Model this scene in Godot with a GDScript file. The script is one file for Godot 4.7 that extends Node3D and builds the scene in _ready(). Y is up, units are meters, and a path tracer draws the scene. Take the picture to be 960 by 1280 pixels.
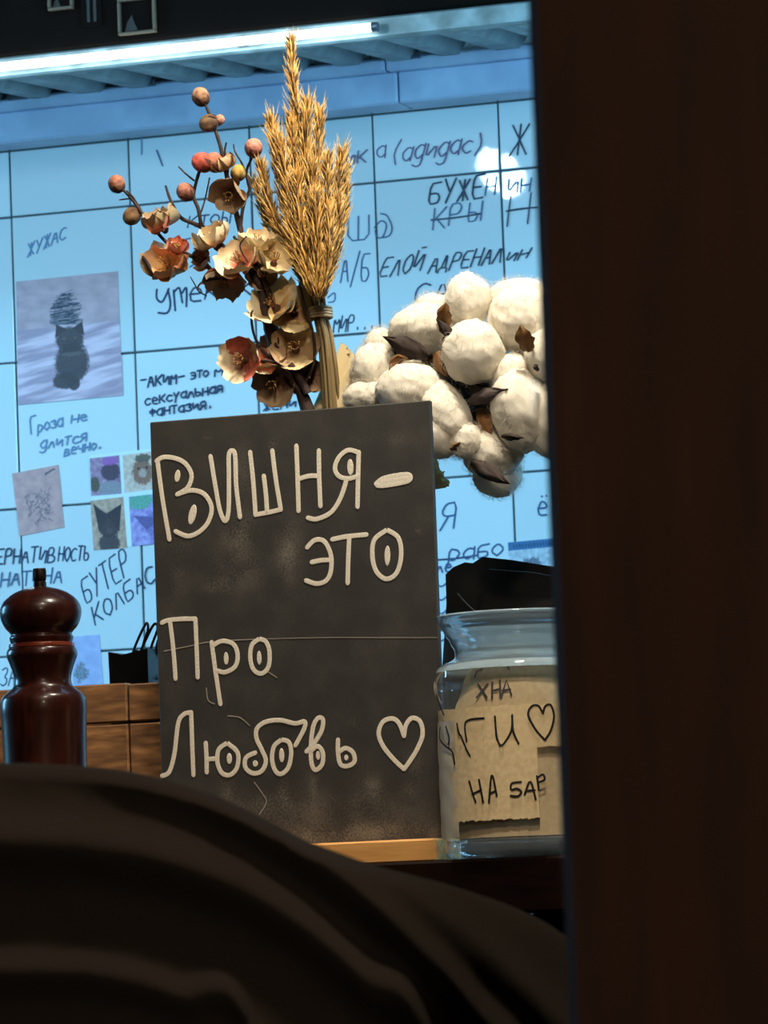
extends Node3D
# A corner of a bar seen through a long lens: a chalkboard sign, dried flowers, a glass jar and a pepper
# mill on a counter, a tiled kitchen wall with handwriting behind, a post and a garment close by.
# World: x along the wall, y up, z from the tiled wall (z = 0) into the room.

const CAM_POS := Vector3(2.4, 1.1, 6.0)
const YAW := 19.912
const PITCH := 5.208
const ROLL := -2.145
const FOCAL := 6000.0            # in pixels of the 960 x 1280 frame
const SIGN_Z := 2.68
const COUNTER_Y := 1.1625

var cam_basis: Basis
var M := {}
var rng := RandomNumberGenerator.new()
var noise := FastNoiseLite.new()

func _ready():
	rng.seed = 7
	noise.seed = 3
	noise.frequency = 1.0
	noise.fractal_octaves = 3
	# ---- camera
	var cam := Camera3D.new()
	cam.name = "camera"
	add_child(cam)
	cam_basis = Basis.from_euler(Vector3(deg_to_rad(PITCH), deg_to_rad(YAW), deg_to_rad(ROLL)), EULER_ORDER_YXZ)
	cam.transform = Transform3D(cam_basis, CAM_POS)
	var at_ := CameraAttributesPhysical.new()
	at_.frustum_focal_length = 112.5
	at_.frustum_focus_distance = 3.65
	at_.exposure_aperture = 42.0
	at_.frustum_near = 0.05
	at_.frustum_far = 60.0
	cam.attributes = at_
	cam.current = true
	# ---- environment: an indoor evening, no daylight
	var env := Environment.new()
	env.background_mode = Environment.BG_COLOR
	env.background_color = Color(0.004, 0.003, 0.002)
	env.tonemap_mode = Environment.TONE_MAPPER_LINEAR
	env.tonemap_exposure = 1.0
	env.sdfgi_enabled = true
	env.ssao_enabled = true
	env.ssil_enabled = true
	var we := WorldEnvironment.new()
	we.name = "environment"
	we.environment = env
	add_child(we)
	# ---- lights of the place and added fill lights
	kitchen_panel(Vector3(-1.15, 3.06, 1.85), 2.0, "cool white light panel on the kitchen ceiling by the left wall")
	kitchen_panel(Vector3(1.25, 3.06, 1.85), 2.0, "cool white light panel on the kitchen ceiling before the hood")
	added_light(Vector3(-2.25, 1.98, 1.75), 5.2, "added unseen upright cool light panel by the left kitchen wall")
	added_light(Vector3(2.45, 1.98, 1.75), 5.2, "added unseen upright cool light panel at the right of the kitchen")
	kitchen_bulb()
	bar_spot(Vector3(1.36, 2.22, 2.86), Vector3(1.17, 1.30, 2.63), 1.1, 48.0, "small black spot lamp hanging straight above the counter")
	bar_spot(Vector3(1.75, 2.80, 4.05), Vector3(1.20, 1.30, 2.66), 1.45, 22.0, "added unseen fill spot lamp on the dining room ceiling aimed at the counter")  # added fill from the front, brightens the sign and the jar
	room_pendant(Vector3(3.1, 2.45, 7.3), 1.5, "dim warm globe pendant lamp over the far end of the dining room")
	room_pendant(Vector3(1.95, 2.70, 4.72), 0.85, "dim warm globe pendant lamp over the folded garment")
	materials()
	# ---- the setting
	room()
	tiles()
	hood()
	wall_writing()
	wall_pictures()
	counter()
	post()
	# ---- the objects
	chalkboard()
	pepper_mill()
	crate()
	tongs()
	jar()
	black_bag()
	vase()
	wheat()
	blossoms()
	cotton()
	garment()

# ------------------------------------------------------------------ measuring
# the point of the upright plane z = depth that stands behind a spot of the photograph
func at(x: float, y: float, z: float) -> Vector3:
	var d := cam_basis * Vector3((x - 480.0) / FOCAL, (640.0 - y) / FOCAL, -1.0)
	return CAM_POS + d * ((z - CAM_POS.z) / d.z)

func curve(pts: Array, steps := 6) -> Array:     # Catmull-Rom through 2D or 3D points
	if pts.size() < 3:
		return pts
	var out := []
	var n := pts.size()
	for i in n - 1:
		var a = pts[max(i - 1, 0)]
		var b = pts[i]
		var c = pts[i + 1]
		var d = pts[min(i + 2, n - 1)]
		for k in steps:
			var t := float(k) / steps
			out.append(0.5 * ((2.0 * b) + (c - a) * t + (2.0 * a - 5.0 * b + 4.0 * c - d) * t * t + (3.0 * b - a - 3.0 * c + d) * t * t * t))
	out.append(pts[n - 1])
	return out

# ------------------------------------------------------------------ mesh building
class Mesher:
	var v := PackedVector3Array()
	var c := PackedColorArray()
	var uv := PackedVector2Array()
	var ix := PackedInt32Array()
	func vert(p: Vector3, col := Color.WHITE, t := Vector2.ZERO) -> int:
		v.append(p); c.append(col); uv.append(t)
		return v.size() - 1
	func tri(a: int, b: int, d: int):
		ix.append(a); ix.append(b); ix.append(d)
	func quad(a: int, b: int, d: int, e: int):
		tri(a, b, d); tri(a, d, e)
	# rows of equal length; closed joins the last column to the first
	func grid(rows: Array, closed := false, cols = null):
		var base := v.size()
		var n: int = rows[0].size()
		for i in rows.size():
			for j in n:
				var col: Color = Color.WHITE
				if cols is Color: col = cols
				elif cols is Array: col = cols[i][j]
				vert(rows[i][j], col, Vector2(float(j) / max(n - 1, 1), float(i) / max(rows.size() - 1, 1)))
		for i in rows.size() - 1:
			for j in (n if closed else n - 1):
				var k := (j + 1) % n
				quad(base + i * n + j, base + i * n + k, base + (i + 1) * n + k, base + (i + 1) * n + j)
	func fan(ring: Array, mid: Vector3, col := Color.WHITE, flip := false):
		var m := vert(mid, col, Vector2(0.5, 0.5))
		var b := v.size()
		for p in ring: vert(p, col)
		for j in ring.size():
			var k := (j + 1) % ring.size()
			if flip: tri(m, b + k, b + j)
			else: tri(m, b + j, b + k)
	func tube(pts: Array, rads, sides := 8, col = Color.WHITE, caps := true):
		var rows := []
		var up := Vector3(0.31, 0.2, 0.93).normalized()
		var n := pts.size()
		var prev := Vector3.ZERO
		for i in n:
			var t: Vector3 = (pts[min(i + 1, n - 1)] - pts[max(i - 1, 0)])
			t = t.normalized() if t.length() > 1e-9 else Vector3.UP
			var a := (up - t * up.dot(t)) if prev == Vector3.ZERO else (prev - t * prev.dot(t))
			if a.length() < 1e-4: a = t.cross(Vector3(1, 0.3, 0))
			a = a.normalized()
			prev = a
			var b := t.cross(a)
			var r: float = rads[min(i, rads.size() - 1)] if rads is Array else rads
			var ring := []
			for k in sides:
				var w := TAU * k / sides
				ring.append(pts[i] + (a * cos(w) - b * sin(w)) * r)
			rows.append(ring)
		grid(rows, true, col if col is Color else Color.WHITE)
		if caps:
			fan(rows[0], pts[0], col if col is Color else Color.WHITE, true)
			fan(rows[-1], pts[-1], col if col is Color else Color.WHITE)
	# profile of Vector2(radius, height), turned about y at o
	func lathe(prof: Array, o: Vector3, seg := 48, col := Color.WHITE, tilt := Basis()):
		var rows := []
		for p in prof:
			var ring := []
			for k in seg:
				var w := TAU * k / seg
				ring.append(o + tilt * Vector3(cos(w) * p.x, p.y, sin(w) * p.x))
			rows.append(ring)
		grid(rows, true, col)
	# box with chamfered edges
	func box(lo: Vector3, hi: Vector3, b := 0.001, col := Color.WHITE):
		var cen := (lo + hi) / 2.0
		var h := (hi - lo) / 2.0
		b = min(b, min(h.x, min(h.y, h.z)) * 0.9)
		var faces := {}
		for ax in 3:
			for s in [-1.0, 1.0]:
				var u := (ax + 1) % 3
				var w := (ax + 2) % 3
				var q := []
				for e in [[-1, -1], [1, -1], [1, 1], [-1, 1]]:
					var p := Vector3.ZERO
					p[ax] = s * h[ax]
					p[u] = e[0] * (h[u] - b)
					p[w] = e[1] * (h[w] - b)
					q.append(p)
				faces[[ax, s]] = q
				_poly(q, cen, col)
		for ax in 3:
			var u := (ax + 1) % 3
			for s in [-1.0, 1.0]:
				for t in [-1.0, 1.0]:
					var q := []
					for e in [-1.0, 1.0]:
						var w := (ax + 2) % 3
						var p := Vector3.ZERO
						p[w] = e * (h[w] - b)
						p[ax] = s * h[ax]; p[u] = t * (h[u] - b)
						q.append(p)
					for e in [1.0, -1.0]:
						var w := (ax + 2) % 3
						var p := Vector3.ZERO
						p[w] = e * (h[w] - b)
						p[ax] = s * (h[ax] - b); p[u] = t * h[u]
						q.append(p)
					_poly(q, cen, col)
		for sx in [-1.0, 1.0]:
			for sy in [-1.0, 1.0]:
				for sz in [-1.0, 1.0]:
					var s := Vector3(sx, sy, sz)
					var q := []
					for ax in 3:
						var p := s * (h - Vector3.ONE * b)
						p[ax] = s[ax] * h[ax]
						q.append(p)
					_poly(q, cen, col)
	func _poly(q: Array, cen: Vector3, col: Color):
		var nrm: Vector3 = (q[2] - q[0]).cross(q[1] - q[0])
		var mid := Vector3.ZERO
		for p in q: mid += p
		if nrm.dot(mid) < 0.0: q.reverse()
		var id := []
		var t := [Vector2(0, 0), Vector2(1, 0), Vector2(1, 1), Vector2(0, 1)]
		for k in q.size(): id.append(vert(cen + q[k], col, t[k]))
		for k in range(1, q.size() - 1): tri(id[0], id[k], id[k + 1])
	# flat outline (2D, in the plane spanned by ux, uy at o) pushed out along n, edges chamfered inwards
	func prism(outline: Array, o: Vector3, ux: Vector3, uy: Vector3, n: Vector3, depth: float, col := Color.WHITE):
		var pg := PackedVector2Array()
		for p in outline: pg.append(p)
		if Geometry2D.is_polygon_clockwise(pg): pg.reverse()
		var t := Geometry2D.triangulate_polygon(pg)
		for side in 2:
			var b := v.size()
			for p in pg: vert(o + ux * p.x + uy * p.y + n * (depth if side == 1 else 0.0), col, p)
			for k in range(0, t.size(), 3):
				if side == 1: tri(b + t[k], b + t[k + 2], b + t[k + 1])
				else: tri(b + t[k], b + t[k + 1], b + t[k + 2])
		for k in pg.size():
			var p := pg[k]
			var q := pg[(k + 1) % pg.size()]
			var A := o + ux * p.x + uy * p.y
			var B := o + ux * q.x + uy * q.y
			quad(vert(A, col), vert(A + n * depth, col), vert(B + n * depth, col), vert(B, col))
	# a written stroke: a low ridge of paint on a surface; pts in 3D, nrm one normal or one for each point
	var lift := 0.0
	func stroke(pts: Array, nrm, hw: float, thick: float, col := Color.WHITE):
		thick += lift
		lift += 0.00003
		var n := pts.size()
		var rows := []
		var ext := []
		for i in n: ext.append([pts[i], i, 1.0])
		var t0: Vector3 = (pts[0] - pts[1]).normalized() * hw
		var t1: Vector3 = (pts[n - 1] - pts[n - 2]).normalized() * hw
		if pts[0].distance_to(pts[n - 1]) > 0.00005:
			ext.push_front([pts[0] + t0 * 0.7, 0, 0.7])
			ext.push_front([pts[0] + t0, 0, 0.12])
			ext.append([pts[n - 1] + t1 * 0.7, n - 1, 0.7])
			ext.append([pts[n - 1] + t1, n - 1, 0.12])
		for e in ext:
			var i: int = e[1]
			thick += 0.000002
			var nn: Vector3 = nrm[i] if nrm is Array else nrm
			var t: Vector3 = (pts[min(i + 1, n - 1)] - pts[max(i - 1, 0)]).normalized()
			var s: Vector3 = nn.cross(t).normalized() * hw * e[2]
			rows.append([e[0] - s, e[0] - s * 0.9 + nn * thick, e[0] + s * 0.9 + nn * thick, e[0] + s])
		grid(rows, false, col)
	func done() -> ArrayMesh:
		var nrm := PackedVector3Array()
		nrm.resize(v.size())
		for k in range(0, ix.size(), 3):
			var a := v[ix[k]]
			var f := (v[ix[k + 2]] - a).cross(v[ix[k + 1]] - a)
			nrm[ix[k]] += f
			nrm[ix[k + 1]] += f
			nrm[ix[k + 2]] += f
		for k in nrm.size():
			nrm[k] = nrm[k].normalized() if nrm[k].length_squared() > 1e-24 else Vector3.UP
		var a := []
		a.resize(Mesh.ARRAY_MAX)
		a[Mesh.ARRAY_VERTEX] = v
		a[Mesh.ARRAY_NORMAL] = nrm
		a[Mesh.ARRAY_COLOR] = c
		a[Mesh.ARRAY_TEX_UV] = uv
		a[Mesh.ARRAY_INDEX] = ix
		var m := ArrayMesh.new()
		m.add_surface_from_arrays(Mesh.PRIMITIVE_TRIANGLES, a)
		return m

var taken := {}
func numbered(called: String) -> String:
	taken[called] = taken.get(called, -1) + 1
	return called if taken[called] == 0 else "%s_%03d" % [called, taken[called]]

func put(called: String, mesh, mat, parent: Node = self) -> MeshInstance3D:
	var o := MeshInstance3D.new()
	o.name = numbered(called) if parent == self else called
	o.mesh = mesh.done() if mesh is Mesher else mesh
	o.material_override = mat
	o.cast_shadow = GeometryInstance3D.SHADOW_CASTING_SETTING_ON
	parent.add_child(o, true)
	return o

func thing(called: String, label: String, category: String, group := "") -> Node3D:
	var o := Node3D.new()
	o.name = numbered(called)
	add_child(o)
	return tag(o, label, category, group)

func tag(o: Node, label: String, category: String, group := "", kind := "") -> Node:
	if label: o.set_meta("label", label)
	if category: o.set_meta("category", category)
	if group: o.set_meta("group", group)
	if kind: o.set_meta("kind", kind)
	return o

# ------------------------------------------------------------------ materials
func mat(col: Color, rough := 0.6, metal := 0.0) -> StandardMaterial3D:
	var m := StandardMaterial3D.new()
	m.albedo_color = col
	m.roughness = rough
	m.metallic = metal
	m.vertex_color_use_as_albedo = true
	m.cull_mode = BaseMaterial3D.CULL_DISABLED
	return m

func noise_tex(freq: float, lo: Color, hi: Color, size := 256, kind := FastNoiseLite.TYPE_SIMPLEX_SMOOTH, sx := 1, seed_ := 1) -> Texture2D:
	var n := FastNoiseLite.new()
	n.noise_type = kind
	n.seed = seed_
	n.frequency = freq
	n.fractal_octaves = 4
	var im := Image.create(size, size, false, Image.FORMAT_RGB8)
	for y in size:
		for x in size:
			# wrap-around blend keeps the repeat free of seams
			var fx := float(x) / size
			var fy := float(y) / size
			var a := n.get_noise_2d(x * sx, y)
			var b := n.get_noise_2d((x - size) * sx, y)
			var c := n.get_noise_2d(x * sx, y - size)
			var d := n.get_noise_2d((x - size) * sx, y - size)
			var t := lerpf(lerpf(a, b, fx), lerpf(c, d, fx), fy)
			im.set_pixel(x, y, lo.lerp(hi, clampf(t * 1.1 + 0.5, 0.0, 1.0)))
	return ImageTexture.create_from_image(im)

func triplanar(m: StandardMaterial3D, tex: Texture2D, scale: Vector3) -> StandardMaterial3D:
	m.albedo_texture = tex
	m.uv1_triplanar = true
	m.uv1_world_triplanar = true
	m.uv1_scale = scale
	return m

func materials():
	M.tile = mat(Color(0.88, 0.89, 0.89), 0.03)
	M.grout = mat(Color(0.30, 0.33, 0.35), 0.9)
	M.plaster = mat(Color(0.42, 0.40, 0.38), 0.9)
	M.dark_room = mat(Color(0.10, 0.07, 0.055), 0.85)
	M.floor = triplanar(mat(Color.WHITE, 0.6), noise_tex(0.02, Color(0.13, 0.085, 0.06), Color(0.2, 0.13, 0.09), 256, FastNoiseLite.TYPE_SIMPLEX_SMOOTH, 8, 5), Vector3.ONE * 1.5)
	M.steel = mat(Color(0.50, 0.53, 0.57), 0.38, 0.75)
	M.steel.roughness_texture = noise_tex(0.05, Color(0.6, 0.6, 0.6), Color(1, 1, 1), 128, FastNoiseLite.TYPE_SIMPLEX_SMOOTH, 1, 9)
	M.steel.uv1_triplanar = true
	M.steel.uv1_scale = Vector3.ONE * 6.0
	M.dull_steel = triplanar(mat(Color(0.66, 0.70, 0.70), 0.5, 0.25), noise_tex(0.03, Color(0.7, 0.7, 0.68), Color(1, 1, 1), 128, FastNoiseLite.TYPE_SIMPLEX_SMOOTH, 1, 19), Vector3.ONE * 4.0)
	M.blue_steel = triplanar(mat(Color(0.80, 0.84, 0.92), 0.45, 0.0), noise_tex(0.03, Color(0.86, 0.87, 0.9), Color(1, 1, 1), 128, FastNoiseLite.TYPE_SIMPLEX_SMOOTH, 1, 29), Vector3.ONE * 3.0)
	M.fascia = mat(Color(0.085, 0.06, 0.05), 0.9)
	M.fascia.metallic_specular = 0.12
	M.pine = triplanar(mat(Color.WHITE, 0.55), noise_tex(0.012, Color(0.80, 0.56, 0.30), Color(0.93, 0.72, 0.44), 256, FastNoiseLite.TYPE_SIMPLEX_SMOOTH, 1, 11), Vector3(3, 40, 40))
	M.crate_wood = triplanar(mat(Color.WHITE, 0.7), noise_tex(0.02, Color(0.32, 0.21, 0.12), Color(0.66, 0.47, 0.29), 256, FastNoiseLite.TYPE_SIMPLEX_SMOOTH, 1, 12), Vector3(4, 22, 10))
	M.bar_wood = triplanar(mat(Color.WHITE, 0.5), noise_tex(0.02, Color(0.075, 0.04, 0.028), Color(0.125, 0.068, 0.045), 256, FastNoiseLite.TYPE_SIMPLEX_SMOOTH, 1, 13), Vector3(3, 20, 3))
	M.bar_wood.metallic_specular = 0.2
	M.post_wood = triplanar(mat(Color.WHITE, 0.6), noise_tex(0.02, Color(0.22, 0.135, 0.095), Color(0.31, 0.19, 0.135), 256, FastNoiseLite.TYPE_SIMPLEX_SMOOTH, 1, 14), Vector3(14, 2, 14))
	M.mill_wood = triplanar(mat(Color.WHITE, 0.3), noise_tex(0.02, Color(0.10, 0.04, 0.028), Color(0.22, 0.085, 0.055), 256, FastNoiseLite.TYPE_SIMPLEX_SMOOTH, 1, 15), Vector3(30, 5, 30))
	M.mill_wood.clearcoat_enabled = true
	M.mill_wood.metallic_specular = 0.35
	M.mill_wood.clearcoat = 0.25
	M.mill_wood.clearcoat_roughness = 0.12
	M.dark_metal = mat(Color(0.16, 0.13, 0.12), 0.35, 0.8)
	M.chalk = triplanar(mat(Color.WHITE, 0.95), noise_tex(0.09, Color(0.84, 0.81, 0.75), Color(0.96, 0.93, 0.87), 256, FastNoiseLite.TYPE_SIMPLEX_SMOOTH, 1, 31), Vector3.ONE * 22.0)
	M.scratch = mat(Color(0.60, 0.57, 0.53), 0.9)
	M.note_ink = mat(Color(0.22, 0.15, 0.11), 0.7)
	M.black = mat(Color(0.028, 0.028, 0.03), 0.38)
	M.black_paper = mat(Color(0.035, 0.034, 0.032), 0.6)
	M.glass = mat(Color(0.93, 0.97, 0.98, 0.06), 0.03)
	M.glass.transparency = BaseMaterial3D.TRANSPARENCY_ALPHA
	M.glass.vertex_color_use_as_albedo = false
	M.thick_glass = mat(Color(0.95, 0.98, 0.99, 0.0), 0.02)
	M.thick_glass.transparency = BaseMaterial3D.TRANSPARENCY_ALPHA
	M.thick_glass.refraction_enabled = true
	M.thick_glass.refraction_scale = 0.05
	M.thick_glass.vertex_color_use_as_albedo = false
	M.thick_glass.cull_mode = BaseMaterial3D.CULL_BACK
	M.neck_glass = M.thick_glass.duplicate()
	M.neck_glass.albedo_color = Color(0.78, 0.87, 0.92, 0.36)
	M.kraft = triplanar(mat(Color.WHITE, 0.85), noise_tex(0.05, Color(0.88, 0.78, 0.60), Color(0.97, 0.88, 0.71), 256, FastNoiseLite.TYPE_SIMPLEX_SMOOTH, 1, 16), Vector3.ONE * 14.0)
	M.wrap = mat(Color(0.86, 0.78, 0.60), 0.9)
	M.wrap.backlight_enabled = true
	M.wrap.backlight = Color(0.4, 0.35, 0.26)
	M.ink = mat(Color(0.06, 0.045, 0.04), 0.7)
	M.cotton = mat(Color(0.865, 0.84, 0.785), 1.0)
	M.cotton.backlight_enabled = true
	M.cotton.backlight = Color(0.25, 0.24, 0.22)
	M.cotton.rim_enabled = true
	M.cotton.rim = 0.4
	M.husk = mat(Color.WHITE, 0.8)
	M.twig = triplanar(mat(Color.WHITE, 0.75), noise_tex(0.04, Color(0.11, 0.06, 0.045), Color(0.25, 0.15, 0.115), 128, FastNoiseLite.TYPE_SIMPLEX_SMOOTH, 1, 17), Vector3.ONE * 20.0)
	M.straw = mat(Color.WHITE, 0.6)
	M.straw.backlight_enabled = true
	M.straw.backlight = Color(0.2, 0.15, 0.07)
	M.petal = mat(Color.WHITE, 0.7)
	M.petal.backlight_enabled = true
	M.petal.backlight = Color(0.45, 0.42, 0.38)
	M.vase = mat(Color(0.24, 0.17, 0.12), 0.5)
	M.cloth = triplanar(mat(Color.WHITE, 1.0), noise_tex(0.12, Color(0.15, 0.13, 0.115), Color(0.225, 0.20, 0.175), 128, FastNoiseLite.TYPE_SIMPLEX_SMOOTH, 1, 18), Vector3.ONE * 60.0)
	M.paper = mat(Color(0.9, 0.92, 0.94), 0.5)

func ink_mat(col: Color) -> StandardMaterial3D:
	var key := "ink_" + col.to_html()
	if not M.has(key): M[key] = mat(col, 0.45)
	return M[key]

# ------------------------------------------------------------------ lamps
func glow(col: Color, energy: float) -> StandardMaterial3D:
	var m := mat(Color(0.9, 0.9, 0.9), 0.5)
	m.emission_enabled = true
	m.emission = col
	m.emission_energy_multiplier = energy
	return m

func kitchen_panel(p: Vector3, energy: float, label: String):
	var col := Color(0.53, 0.825, 1.0)
	var t := thing("ceiling_light", label, "ceiling light", "kitchen ceiling light panels")
	t.position = p
	var f := Mesher.new()
	f.box(Vector3(-0.62, 0.0, -0.32), Vector3(0.62, 0.05, 0.32), 0.004)
	put("housing", f, mat(Color(0.8, 0.8, 0.8), 0.5), t)
	var d := Mesher.new()
	d.box(Vector3(-0.6, -0.008, -0.3), Vector3(0.6, 0.0, 0.3), 0.003)
	put("diffuser_panel", d, glow(col, 2.0), t)
	var l := AreaLight3D.new()
	l.name = "panel_light"
	l.area_size = Vector2(1.2, 0.6)
	l.light_color = col
	l.light_energy = energy
	l.shadow_enabled = true
	l.rotation_degrees.x = -90.0
	l.position.y = -0.012
	t.add_child(l)

# added upright panel on a foot, out of view, to light the tiles evenly
func added_light(p: Vector3, energy: float, label: String):
	var col := Color(0.53, 0.825, 1.0)
	var t := thing("added_light", label, "added light", "added upright kitchen lights")
	t.position = Vector3(p.x, 0, p.z)
	var b := Basis.looking_at((Vector3(0.05, 1.75, 0.0) - p).normalized(), Vector3.UP)
	var f := Mesher.new()
	f.box(Vector3(-0.52, -0.52, 0.0), Vector3(0.52, 0.52, 0.05), 0.005)
	var h := put("housing", f, mat(Color(0.12, 0.12, 0.12), 0.5), t)
	h.transform = Transform3D(b, Vector3(0, p.y, 0))
	var d := Mesher.new()
	d.box(Vector3(-0.5, -0.5, -0.008), Vector3(0.5, 0.5, 0.0), 0.003)
	var g := put("diffuser_panel", d, glow(col, 1.5), t)
	g.transform = h.transform
	var st := Mesher.new()
	st.tube([Vector3(0, 0.03, 0.06), Vector3(0, p.y, 0.06)], 0.02, 12)
	put("pole", st, mat(Color(0.08, 0.08, 0.08), 0.5), t)
	var ft := Mesher.new()
	ft.lathe([Vector2(0, 0), Vector2(0.22, 0), Vector2(0.22, 0.015), Vector2(0.03, 0.04), Vector2(0, 0.04)], Vector3(0, 0, 0.06), 32)
	put("foot", ft, mat(Color(0.08, 0.08, 0.08), 0.5), t)
	var l := AreaLight3D.new()
	l.name = "added_area_light"
	l.area_size = Vector2(1.0, 1.0)
	l.light_color = col
	l.light_energy = energy
	l.shadow_enabled = true
	l.transform = Transform3D(b, Vector3(0, p.y, 0) + b * Vector3(0, 0, -0.012))
	t.add_child(l)

func bar_spot(p: Vector3, aim: Vector3, energy: float, cone: float, label: String):
	var col := Color(1.0, 0.95, 0.86)
	var t := thing("spot_lamp", label, "lamp", "spot lamps for the bar")
	t.position = p
	var b := Basis.looking_at((aim - p).normalized(), Vector3.UP)
	var h := Mesher.new()
	var q := b * Basis(Vector3.RIGHT, PI / 2.0)
	h.lathe([Vector2(0.0, 0.0), Vector2(0.038, 0.0), Vector2(0.042, -0.02), Vector2(0.045, -0.02), Vector2(0.04, 0.10), Vector2(0.03, 0.11), Vector2(0.0, 0.11)], Vector3.ZERO, 32, Color.WHITE, q)
	put("lamp_housing", h, mat(Color(0.05, 0.05, 0.05), 0.5), t)
	var g := Mesher.new()
	g.lathe([Vector2(0.0, -0.008), Vector2(0.03, -0.006), Vector2(0.036, -0.002)], Vector3.ZERO, 24, Color.WHITE, q)
	put("lamp_lens", g, glow(col, 6.0), t)
	var st := Mesher.new()
	st.tube([Vector3(0, 0.05, 0), Vector3(0, 3.15 - p.y, 0)], 0.008, 10)
	put("stem", st, mat(Color(0.05, 0.05, 0.05), 0.5), t)
	var l := SpotLight3D.new()
	l.name = "spot_light"
	l.light_color = col
	l.light_energy = energy
	l.spot_angle = cone
	l.spot_angle_attenuation = 0.6
	l.spot_range = 8.0
	l.spot_attenuation = 2.0
	l.light_size = 0.06
	l.shadow_enabled = true
	l.basis = b
	l.position = (aim - p).normalized() * 0.03
	t.add_child(l)

# a bare cool bulb hung between the hood and the bar; the glazed tiles mirror it
func kitchen_bulb():
	var a := at(628, 214, 0.0)
	var d := (a - CAM_POS).normalized()
	d.z = -d.z
	var p := a + d * (1.0 / d.z)
	var col := Color(0.80, 0.94, 1.0)
	var t := thing("bulb_lamp", "small cool white bulb hanging in the kitchen before the tiles", "lamp")
	t.position = p
	var g := Mesher.new()
	var prof := []
	for k in 13: prof.append(Vector2(sin(PI * k / 12.0) * 0.034, -cos(PI * k / 12.0) * 0.014))
	g.lathe(prof, Vector3.ZERO, 28)
	put("bulb", g, glow(col, 30.0), t)
	var c := Mesher.new()
	c.tube([Vector3(0, 0.022, 0), Vector3(0, 0.06, 0)], 0.014, 14)
	put("socket", c, mat(Color(0.08, 0.08, 0.08), 0.5), t)
	var w := Mesher.new()
	w.tube([Vector3(0, 0.06, 0), Vector3(0, 3.15 - p.y, 0)], 0.003, 8)
	put("cord", w, mat(Color(0.08, 0.08, 0.08), 0.6), t)
	var l := OmniLight3D.new()
	l.name = "bulb_light"
	l.light_color = col
	l.light_energy = 0.12
	l.light_size = 0.03
	l.omni_range = 8.0
	l.omni_attenuation = 2.0
	l.shadow_enabled = true
	t.add_child(l)

func room_pendant(p: Vector3, energy: float, label: String):
	var col := Color(1.0, 0.89, 0.76)
	var t := thing("pendant_lamp", label, "lamp", "dining room pendant lamps")
	t.position = p
	var g := Mesher.new()
	var prof := []
	for k in 17: prof.append(Vector2(sin(PI * k / 16.0) * 0.1, -cos(PI * k / 16.0) * 0.1))
	g.lathe(prof, Vector3.ZERO, 32)
	put("globe_bulb", g, glow(col, 0.5), t)
	var c := Mesher.new()
	c.tube([Vector3(0, 0.1, 0), Vector3(0, 3.15 - p.y, 0)], 0.005, 8)
	put("cord", c, mat(Color(0.05, 0.05, 0.05), 0.6), t)
	var l := OmniLight3D.new()
	l.name = "pendant_light"
	l.light_color = col
	l.light_energy = energy
	l.light_size = 0.1
	l.omni_range = 12.0
	l.omni_attenuation = 2.0
	l.shadow_enabled = true
	t.add_child(l)

# ------------------------------------------------------------------ setting
func struct_box(called: String, lo: Vector3, hi: Vector3, m) -> MeshInstance3D:
	var b := Mesher.new()
	b.box(lo, hi, 0.002)
	var o := put(called, b, m)
	o.set_meta("kind", "structure")
	return o

var wall_back: Node3D
func room():
	struct_box("floor", Vector3(-3.2, -0.1, -0.2), Vector3(5.2, 0.0, 8.2), M.floor)
	struct_box("ceiling", Vector3(-3.2, 3.15, -0.2), Vector3(5.2, 3.25, 8.2), M.dark_room)
	struct_box("wall_left", Vector3(-3.2, 0.0, -0.2), Vector3(-3.0, 3.15, 8.2), M.plaster)
	struct_box("wall_right", Vector3(5.0, 0.0, -0.2), Vector3(5.2, 3.15, 8.2), M.dark_room)
	struct_box("wall_front", Vector3(-3.0, 0.0, 8.0), Vector3(5.0, 3.15, 8.2), M.dark_room)
	struct_box("added_trim_1", Vector3(-3.0, 2.04, 2.26), Vector3(5.0, 3.15, 2.36), M.dark_room)   # unseen beam, added to keep kitchen light off the bar
	wall_back = struct_box("wall_back", Vector3(-3.0, 0.0, -0.2), Vector3(5.0, 3.15, -0.009), M.plaster)

const TILE_X := -0.3045
const TILE_Y := 2.2182
const TILE_W := 0.1783
const TILE_H := 0.2023
const ROW0 := 0.0923
func tiles():
	var g := Mesher.new()
	g.box(Vector3(TILE_X - 6 * TILE_W, 0.35, -0.009), Vector3(TILE_X + 13 * TILE_W, 2.42, -0.0022), 0.0005)
	var gr := put("grout", g, M.grout, wall_back)
	var half := 0.0015
	var full := Mesher.new()
	full.box(Vector3(half, half, -0.006), Vector3(TILE_W - half, TILE_H - half, 0.0), 0.0009)
	var full_mesh := full.done()
	var cut := Mesher.new()
	cut.box(Vector3(half, half, -0.006), Vector3(TILE_W - half, ROW0 - half, 0.0), 0.0009)
	var cut_mesh := cut.done()
	var tones := []
	for k in 4:
		var m: StandardMaterial3D = M.tile.duplicate()
		m.albedo_color = Color(0.88, 0.89, 0.89) * (0.975 + 0.012 * k)
		m.albedo_color.a = 1.0
		tones.append(m)
	for row in range(-1, 9):
		for col in range(-6, 13):
			var y := TILE_Y + 0.0 if row == -1 else (TILE_Y - ROW0 if row == 0 else TILE_Y - ROW0 - row * TILE_H)
			var o := put("tile", cut_mesh if row == 0 else full_mesh, tones[rng.randi() % 4], wall_back)
			o.position = Vector3(TILE_X + col * TILE_W, y, 0.0)
			o.rotation = Vector3(rng.randf_range(-1, 1) * 0.006, rng.randf_range(-1, 1) * 0.006, 0.0)

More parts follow.
